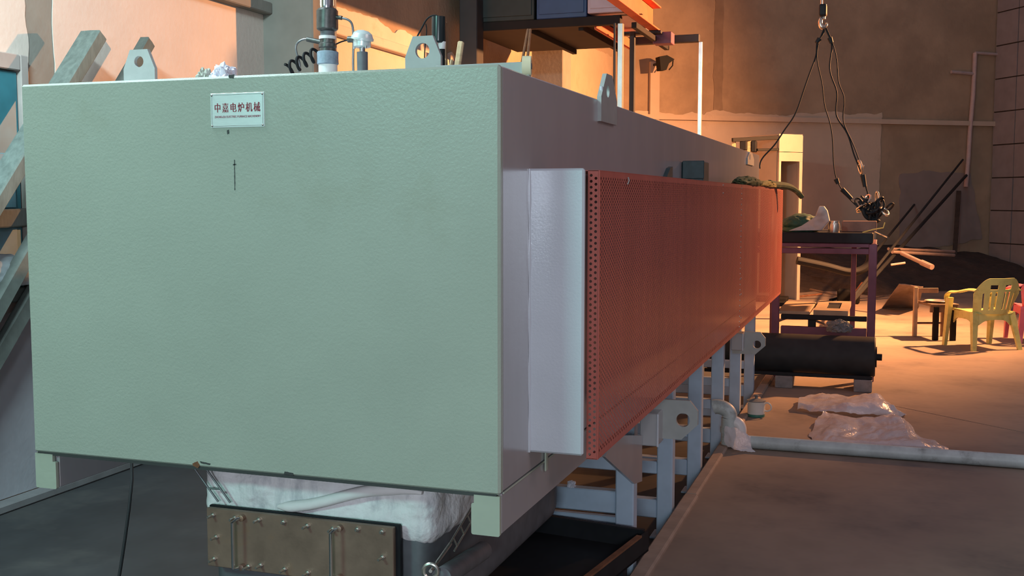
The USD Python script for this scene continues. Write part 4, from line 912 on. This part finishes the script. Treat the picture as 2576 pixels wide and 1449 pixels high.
fx0, fx1 = onz(2046, 792, zb_)[0], onz(2134, 792, zb_)[0]
wf = thing('shallow_crate', 'flat wooden crate with a dark insert on the bench lower shelf', 'crate', ((fx0 + fx1) / 2, 10.8, zb_))
ring = sbox(0, 0, fx1 - fx0, 1.0).difference(sbox(.10, .22, fx1 - fx0 - .08, .80))
part(wf, 'rim', prism(ring, (fx0, YT + .03, zb_), X_, Y_, .045), board_tan, smooth=False)
part(wf, 'insert', bx((fx0 + .10, YT + .25, zb_), (fx1 - .08, YT + .83, zb_ + .03)), black_steel, smooth=False)
st_ = bz_(1960, 812, YT - .03)
single('bent_strip', 'thin bent steel strip under the shelf board at the left of the bench', 'metal strip', tube(spline([(-.92, YT + .10, zl1 + .03), (-.78, YT + .09, zl1 + .075), (-.62, YT + .10, zl1 + .06), (-.50, YT + .12, zl1 + .014)], 20), .012, 8), tray_metal)
single('rag', 'crumpled grey rag on the lower bench rail above the roller', 'rag', crumple((bz_(2112, 840)[0], YT - .06, .455), (.24, .16, .12), 44, 4, .4), rag_grey, smooth=25)
YD = 9.88; rD = .175; zD = .282
dr = thing('steel_roller', 'long black steel roller lying on blocks below the bench', 'roller', (-.7, YD, zD - rD))
xd1 = ony(2202, 900, YD - .1)[0]
part(dr, 'roller_body', lathe((-1.5, YD, zD), [(0, 0), (rD - .01, 0), (rD, .01), (rD, xd1 + 1.5 - .01), (rD - .01, xd1 + 1.5), (.05, xd1 + 1.5)], 40, (1, 0, 0)), roller_steel)
part(dr, 'axle_stub', cyl((xd1 - .02, YD, zD), (xd1 + .055, YD, zD), .03, n=16), black_steel)
part(dr, 'end_collar', cyl((xd1, YD, zD), (xd1 + .012, YD, zD), .09, n=24), black_steel)
part(dr, 'support_bar', bx((-1.5, YD - .19, zD - rD + .0), (xd1 - .02, YD - .155, zD - rD + .03), .003), black_steel, smooth=False)
bk = ony(2170, 985, YD - .2)
for x, lab in ((bk[0], 'grey block under the right end of the roller'), (-.80, 'grey block under the roller beside the stand')):
    single('support_block', lab, 'block', bx((x - .075, YD - .22, 0), (x + .075, YD + .10, zD - rD - .001), .006), brick_m, smooth=False)
# loose things on the bench
a = ony(2030, 575, YT + .25)
sk = thing('sack', 'green and white sack lying on the black plate', 'sack', (a[0], YT + .25, zslab))
sx0, sx1 = ony(1970, 580, YT + .25)[0], ony(2085, 580, YT + .25)[0]
part(sk, 'green_side', blob(((sx0 * .62 + sx1 * .38), YT + .32, zslab), ((sx1 - sx0) * .85, .40, .225), 7, 4, .22, 2.2), sack_green, smooth=True, label='dark green side of the sack')
WPp = [ony(*q, YT + .06) for q in ((1982, 581), (2066, 580), (2086, 556), (2080, 530), (2072, 519), (2060, 519), (2050, 545), (2016, 568))]
wm = prism(Polygon([(p[0], max(p[2], zslab + .002)) for p in WPp]), (0, YT + .10, 0), X_, Z_, -.12)
for _ in range(4): wm = wm.subdivide()
wm.merge_vertices(); trimesh.smoothing.filter_taubin(wm, iterations=24)
wm.vertices[:, 1] += .05 * (meshkit.fbm(wm.vertices * 9, 3, 5) - .5); wm.vertices[:, 2] = np.maximum(wm.vertices[:, 2], zslab)
part(sk, 'white_side', wm, sack_white, smooth=True, label='off-white flap of the sack')
zz = zslab
single('small_jar', 'small dark jar with a bright lid beside the sack on the bench', 'jar', cat([lathe((ony(2098, 580, YT + .15)[0], YT + .15, zz), [(0, 0), (.05, 0), (.055, .05), (.05, .085), (0, .085)], 20), lathe((ony(2098, 580, YT + .15)[0], YT + .15, zz + .0855), [(0, 0), (.045, 0), (.045, .02), (0, .022)], 20)]), tray_metal)
single('wooden_offcut', 'reddish wooden offcut lying on the bench plate under the chain', 'board', bx((ony(2118, 575, YT + .4)[0], YT + .35, zz), (ony(2205, 575, YT + .4)[0], YT + .6, zz + .10), .006), M('offcut_red_brown', (.20, .10, .075), .8, var=.3, vs=10), smooth=False)
p = ony(2195, 580, YT + .03)
single('yellow_band', 'thin yellow packing band sticking out over the bench end', 'band', tube([(ony(2170, 582, YT + .05)[0], YT + .05, zz + .004), ony(2198, 577, YT + .04), ony(2222, 573, YT + .02), ony(2226, 560, YT + .05)], .006, 6), M('yellow_band', (.75, .48, .12), .45))
single('bright_rod', 'short bright rod sticking out from the bench end', 'rod', cyl((xt1 - .02, YT + .10, zz + .008), ony(2233, 598, YT - .1), .008, n=8), steel_bright)

# ================================================================== floor things in front of the bench
def E_(rows): return [[onz(px, py, z) for px, py, z in r] for r in rows]
ps_ = thing('plastic_sheet', 'crumpled translucent plastic sheet heaped on the concrete floor', 'plastic sheet', onz(2150, 1070, 0))
upper = loft(E_([[(2012, 1010, 0), (2060, 995, .03), (2150, 1000, .05), (2215, 1008, .05), (2277, 1043, 0)],
                 [(2010, 998, .05), (2065, 990, .09), (2140, 996, .11), (2200, 988, .15), (2250, 1018, .10), (2280, 1046, .01)],
                 [(2008, 1015, .06), (2070, 1012, .08), (2140, 1008, .13), (2205, 1022, .10), (2245, 1036, .06), (2281, 1048, .0)],
                 [(2006, 1033, .0), (2060, 1030, .05), (2130, 1032, .07), (2190, 1040, .05), (2240, 1045, .03), (2282, 1049, .0)]]), 60, 8, .075, 4.5, 3)
lower = loft(E_([[(2070, 1032, .07), (2120, 1040, .03), (2160, 1052, .01), (2205, 1056, .02), (2238, 1042, .05), (2248, 1040, .05)],
                 [(2045, 1068, .03), (2100, 1058, .08), (2160, 1070, .05), (2215, 1070, .07), (2262, 1050, .09), (2275, 1062, .02)],
                 [(2034, 1092, .02), (2090, 1085, .07), (2150, 1096, .03), (2220, 1100, .04), (2290, 1090, .08), (2325, 1098, .02)],
                 [(2030, 1098, .0), (2090, 1112, .05), (2160, 1116, .03), (2240, 1122, .03), (2330, 1118, .06), (2390, 1130, .0)],
                 [(2075, 1108, .0), (2110, 1120, .0), (2190, 1124, .0), (2270, 1130, .0), (2345, 1140, .0), (2388, 1136, .0)]]), 70, 8, .08, 4.5, 9)
part(ps_, 'upper_fold', upper, film, smooth=True); part(ps_, 'lower_fold', lower, film, smooth=True)
kt = onz(1902, 1047, 0)
mg = thing('enamel_mug', 'white enamel mug with lid on the floor behind the pipe', 'mug', kt)
kr = .066
part(mg, 'mug_body', lathe(kt, [(0, .022), (kr, .022), (kr, .115), (kr + .004, .118), (0, .118)], 28), enamel)
part(mg, 'mug_base', lathe(kt, [(0, 0), (kr - .004, 0), (kr, .004), (kr, .0215), (0, .0215)], 28), enamel_green)
part(mg, 'lid', lathe(kt, [(kr + .006, .119), (kr + .006, .124), (.03, .136), (.012, .139), (.010, .150), (.016, .158), (.012, .166), (0, .168)], 24), rag_grey)
part(mg, 'handle', tube(spline([kt + (kr - .004, -.0, .10), kt + (kr + .035, 0, .10), kt + (kr + .045, 0, .065), kt + (kr + .02, 0, .045), kt + (kr - .004, 0, .05)], 20), .006, 8), enamel)
# pvc pipe across the floor
a, b = onz(1880, 1125, .02), onz(2576, 1178, .02)
yp = 7.22; R = .043
pv = thing('floor_pipe', 'dusty white plastic pipe lying across the floor into the bay', 'pipe', (0, yp, 0))
part(pv, 'pipe', tube([(-.86, yp, R + .002), (-.2, yp, R + .002), (.5, yp - .005, R + .002), (1.6, yp - .02, R + .002), (2.6, yp - .03, R + .002)], R, 20), pvc)
part(pv, 'riser_elbow', tube(spline([(-.80, yp, R + .003), (-.845, yp, R + .012), (-.868, yp, .075), (-.872, yp, .125), (-.885, yp, .158), (-.93, yp, .170)], 30), R * .95, 18), white_plastic)
part(pv, 'tee_fitting', tube([(-.945, yp, .012), (-.945, yp, .05), (-.945, yp, .20)], R * 1.25, 20), pvc)
part(pv, 'fitting_collar', tube([(-.945, yp, .10), (-.945, yp, .135)], R * 1.42, 20), pvc)
part(pv, 'bay_elbow', tube(spline([(-.945, yp, .20), (-.950, yp, .235), (-.985, yp, .262), (-1.05, yp, .265)], 20), R * 1.15, 18), pvc)
part(pv, 'wrapping', loft([[(-.96, yp - .07, .16), (-.88, yp - .09, .15), (-.80, yp - .07, .10)], [(-.97, yp - .09, .08), (-.89, yp - .12, .08), (-.79, yp - .10, .05)], [(-.935, yp - .11, .025), (-.88, yp - .15, .02), (-.76, yp - .12, .006)]], 24, 6, .03, 18, 5), film, smooth=True)

# ================================================================== seats on the right
def chair_parts(t, mat):
    """monobloc armchair, front towards -y, base at the origin"""
    a = np.linspace(-1, 1, 33); r = np.linspace(0, 1, 17)
    A, Rr = np.meshgrid(a, r, indexing='ij')
    hw = .225 + .055 * Rr
    P = np.stack([hw * np.sin(A * 1.25) / math.sin(1.25), .245 + .085 * Rr - .17 * (1 - np.cos(A * 1.25)) - .0 * A, .40 + .40 * Rr - .10 * Rr * np.maximum(np.abs(A) - .40, 0) ** 1.6 * 4.0], 2)
    mask = np.ones((32, 16), bool)
    for c in (10, 11, 12, 13, 18, 19, 20, 21): mask[c, 11:13] = False
    for c in (6, 10, 13, 18, 21, 25): mask[c, 2:10] = False
    part(t, 'backrest', grid_mesh(P, mask, .008), mat, smooth=35, local=True)
    edge = P[:, -1]
    s = np.linspace(-1, 1, 21); q = np.linspace(0, 1, 17); S, Q = np.meshgrid(s, q, indexing='ij')
    P2 = np.stack([S * (.225 + .03 * (1 - Q)), -.25 + .46 * Q, .435 - .03 * Q - .018 * (1 - S ** 2) - .025 * np.maximum(.12 - Q, 0) / .12], 2)
    part(t, 'seat', grid_mesh(P2, None, .008), mat, smooth=35, local=True)
    th = np.linspace(0, 2 * np.pi, 49); xx = .245 * np.sign(np.cos(th)) * np.abs(np.cos(th)) ** .45; yy = -.02 + .228 * np.sign(np.sin(th)) * np.abs(np.sin(th)) ** .45
    skirt = np.stack([np.stack([xx, yy, np.full(49, .415)], 1), np.stack([xx * 1.02, yy * 1.02, .30 + .035 * np.cos(4 * th)], 1)], 1)
    part(t, 'skirt', grid_mesh(skirt, None, .008), mat, smooth=35, local=True)
    for sx in (-1, 1):
        e0 = edge[-2] if sx > 0 else edge[1]
        path = spline([tuple(e0 + (-sx * .01, .02, .012)), (sx * .295, .10, .655), (sx * .305, -.05, .625), (sx * .30, -.19, .61), (sx * .285, -.255, .575), (sx * .272, -.262, .50)], 34)
        band = np.stack([path + np.array([sx * .032, 0, -.008]), path + np.array([0, 0, .012]), path - np.array([sx * .032, 0, .004])], 1)
        part(t, 'armrest', grid_mesh(band, None, .012), mat, smooth=50, local=True)
        for y0, y1, zt in ((-.245, -.29, .55), (.19, .275, .42)):
            bot, top = np.array([sx * .285, y1, 0]), np.array([sx * (.272 if y0 < 0 else .225), y0, zt])
            u = np.array([sx * .028, 0, 0]); v_ = np.array([0, .028 if y0 < 0 else -.028, 0])
            ring = lambda p, k: [p + u * k, p - u * k, p - u * k + v_ * .3 * k, p - u * .7 * k + v_ * 1.7 * k, p + u * .9 * k + v_ * 1.7 * k]
            part(t, 'leg', trimesh.convex.convex_hull(np.array(ring(bot, .85) + ring(top, 1.3))), mat, local=True, smooth=False)
def place_chair(name, lab, mat, pos, rz):
    t = thing(name, lab, 'chair', (0, 0, 0), rotz=rz); chair_parts(t, mat)
    t.prim.GetAttribute('xformOp:translate').Set(Gf.Vec3d(*map(float, pos))); return t
cp_ = onz(2470, 874, 0)
place_chair('plastic_armchair', 'yellow plastic armchair with slotted back on the open floor', yellow_plastic, cp_, 211)
place_chair('plastic_armchair', 'pink plastic armchair cut off by the right picture edge', pink_plastic, onz(2612, 858, 0), 190)
# small wooden chair with a tray
oc = onz(2350, 851, 0)
wc = thing('wooden_chair', 'low old wooden chair beside the yellow armchair', 'chair', oc)
kx = rt; ky = np.cross(Z_, rt)
def wbx(x0, y0, z0, x1, y1, z1, c=.004):
    b = bx((x0, y0, z0), (x1, y1, z1), c); b.vertices = oc + b.vertices @ np.array([kx, ky, Z_]); return b
part(wc, 'seat', wbx(-.13, -.20, .40, .20, .22, .43), old_wood, smooth=False)
for x, y in ((-.06, -.18), (.13, -.22)): part(wc, 'leg', wbx(x - .03, y - .025, 0, x + .03, y + .025, .40), scrap_dark, smooth=False)
part(wc, 'leg', wbx(.15, .16, 0, .20, .21, .40), old_wood, smooth=False)
part(wc, 'back_post', wbx(-.19, .16, 0, -.145, .205, .60), board_tan, smooth=False)
part(wc, 'stretcher', wbx(-.16, .17, .15, .16, .19, .175), old_wood, smooth=False)
part(wc, 'seat_rail', wbx(-.13, -.19, .33, .19, -.165, .40), old_wood, smooth=False)
part(wc, 'back_rail', wbx(-.145, .17, .53, .10, .19, .59), old_wood, smooth=False)
tr = oc + kx * .03 + Z_ * .431
single('metal_tray', 'small bright metal tray on the wooden chair seat', 'tray', cat([lathe(tr, [(0, 0), (.12, 0), (.15, .02), (.155, .022), (.15, .026), (.118, .006), (0, .006)], 28)]), tray_metal)

# ================================================================== scrap in the far corner
rng = np.random.default_rng(4)
n1, n2 = 90, 26
s = np.linspace(0.35, BL - .3, n1); d_ = np.linspace(0, 1, n2)
P = np.zeros((n1, n2, 3))
for i, u in enumerate(s):
    wdt = 1.5 + .9 * meshkit.fbm(np.array([u * .8, 2, 3.]), 3, 1) + (1.0 if u > BL * .42 else 0)
    h = .10 + .40 * meshkit.fbm(np.array([u * .9, 7, 1.]), 3, 9) + (.30 if u > BL * .45 else 0.1)
    for j, q in enumerate(d_):
        base = BC + bu * u + bn * (.03 + wdt * q)
        P[i, j] = base + Z_ * (h * (1 - q) ** .8 * (1 - .0 * q))
P[..., 2] += .16 * (meshkit.fbm(P * 3.5, 4, 6) - .5) * np.sin(np.pi * np.clip(d_, 0, 1))[None]
P[:, -1, 2] = -.01; P[..., 2] = np.maximum(P[..., 2], -.01)
single('scrap_heap', 'low dark brown heap of scrap along the foot of the back wall', 'scrap heap', grid_mesh(P), scrap_m, smooth=30, kind='stuff')
def far(px, py, d): return ond(px, py, d)
def bar(name, lab, catg, a, b, r, mat): single(name, lab, catg, cyl(far(*a), far(*b), r, n=10), mat)
bar('scrap_tube', 'pale scrap tube sloping down to the right above the heap', 'tube', (2268, 637, 15.6), (2322, 662, 15.2), .030, bar_pale)
bar('scrap_tube', 'stubby pale tube end at the right tip of the sloping tube', 'tube', (2318, 660, 15.2), (2345, 672, 15.0), .040, bar_pale)
bar('scrap_tube', 'short bright yellowish rod in the scrap right of the bench', 'rod', (2241, 666, 14.8), (2277, 661, 14.8), .016, tray_metal)
bar('scrap_tube', 'upper long thin pipe lying level on the scrap', 'pipe', (2235, 626, 16.6), (2400, 633, 17.8), .024, bar_pale)
bar('scrap_tube', 'lower long thin pipe lying level on the scrap', 'pipe', (2245, 634, 16.4), (2400, 642, 17.6), .026, bar_pale)
hp_ = [far(*q) for q in ((2005, 655, 14.6), (2050, 664, 14.6), (2100, 676, 14.6), (2150, 684, 14.6), (2182, 668, 14.6), (2190, 640, 14.6))]
single('black_hose', 'thick black hose looping over the scrap behind the bench', 'hose', tube(spline(hp_, 40), .055, 12), black_matte)
g0, g1, g2, g3 = (onz(2218, 776, 0.0), onz(2310, 776, 0.0), far(2322, 722, 15.2), far(2262, 714, 15.4))
pl = np.array([[g0, g0 * .5 + g3 * .5, g3], [(g0 + g1) / 2, (g0 + g1 + g2 + g3) / 4 + (0, 0, .05), (g2 + g3) / 2], [g1, (g1 + g2) / 2, g2]])
sb = grid_mesh(pl, None, .012)
for _ in range(3): sb = sb.subdivide()
sb.vertices += .03 * (meshkit.fbm(sb.vertices * 6, 3, 8)[:, None] - .5); sb.vertices[:, 2] = np.maximum(sb.vertices[:, 2], .001)
single('fallen_sheet', 'rumpled tan-grey sheet lying against the scrap left of the wooden chair', 'sheet', sb, M('tan_sheet', (.20, .15, .125), .5, var=.2, vs=9), smooth=True)
bp = onz(2120, 772, 0)
single('scrap_offcut', 'orange-brown offcut leaning in the scrap behind the bench', 'offcut', beam(onz(2150, 748, .0), far(2178, 712, 15.2), .12, .03), M('orange_offcut', (.34, .12, .06), .7), smooth=False)
single('dark_box', 'dark box lying on the floor behind the bench', 'box', bx(onz(2135, 765, 0) - (.18, 0, 0), onz(2135, 765, 0) + (.16, .35, .22), .02), scrap_dark, smooth=False)
p = onz(1925, 772, 0)
single('dark_plank', 'dark plank lying at the foot of the cream booth', 'plank', bx((p[0] - .35, p[1] + .8, 0), (p[0] + .25, p[1] + 1.25, .07), .01), scrap_dark, smooth=False)
for k, (px, py, an, L, w, mat, lab) in enumerate(((2030, 752, .3, .5, .05, rust_m, 'rusty flat bar lying on the floor right behind the cream booth'), (2075, 745, 2.6, .6, .04, old_wood, 'brown wooden lath lying across the scrap in the middle behind the bench'),
    (2110, 757, .9, .4, .06, scrap_dark, 'short black bar lying left of the dark box'), (2060, 728, .1, .8, .03, scrap_dark, 'long thin black bar farthest back behind the bench'), (2238, 752, .5, .6, .05, old_wood, 'brown lath lying under the leaning bars'), (2290, 735, 2.2, .5, .04, scrap_dark, 'short black bar lying behind the fallen sheet'))):
    c = onz(px, py, 0); dv = np.array([math.cos(an), math.sin(an), .12]) * L / 2
    c[2] = dv[2] + .025; single('scrap_bar', lab, 'scrap bar', beam(c - dv, c + dv, w, .03), mat, smooth=False)
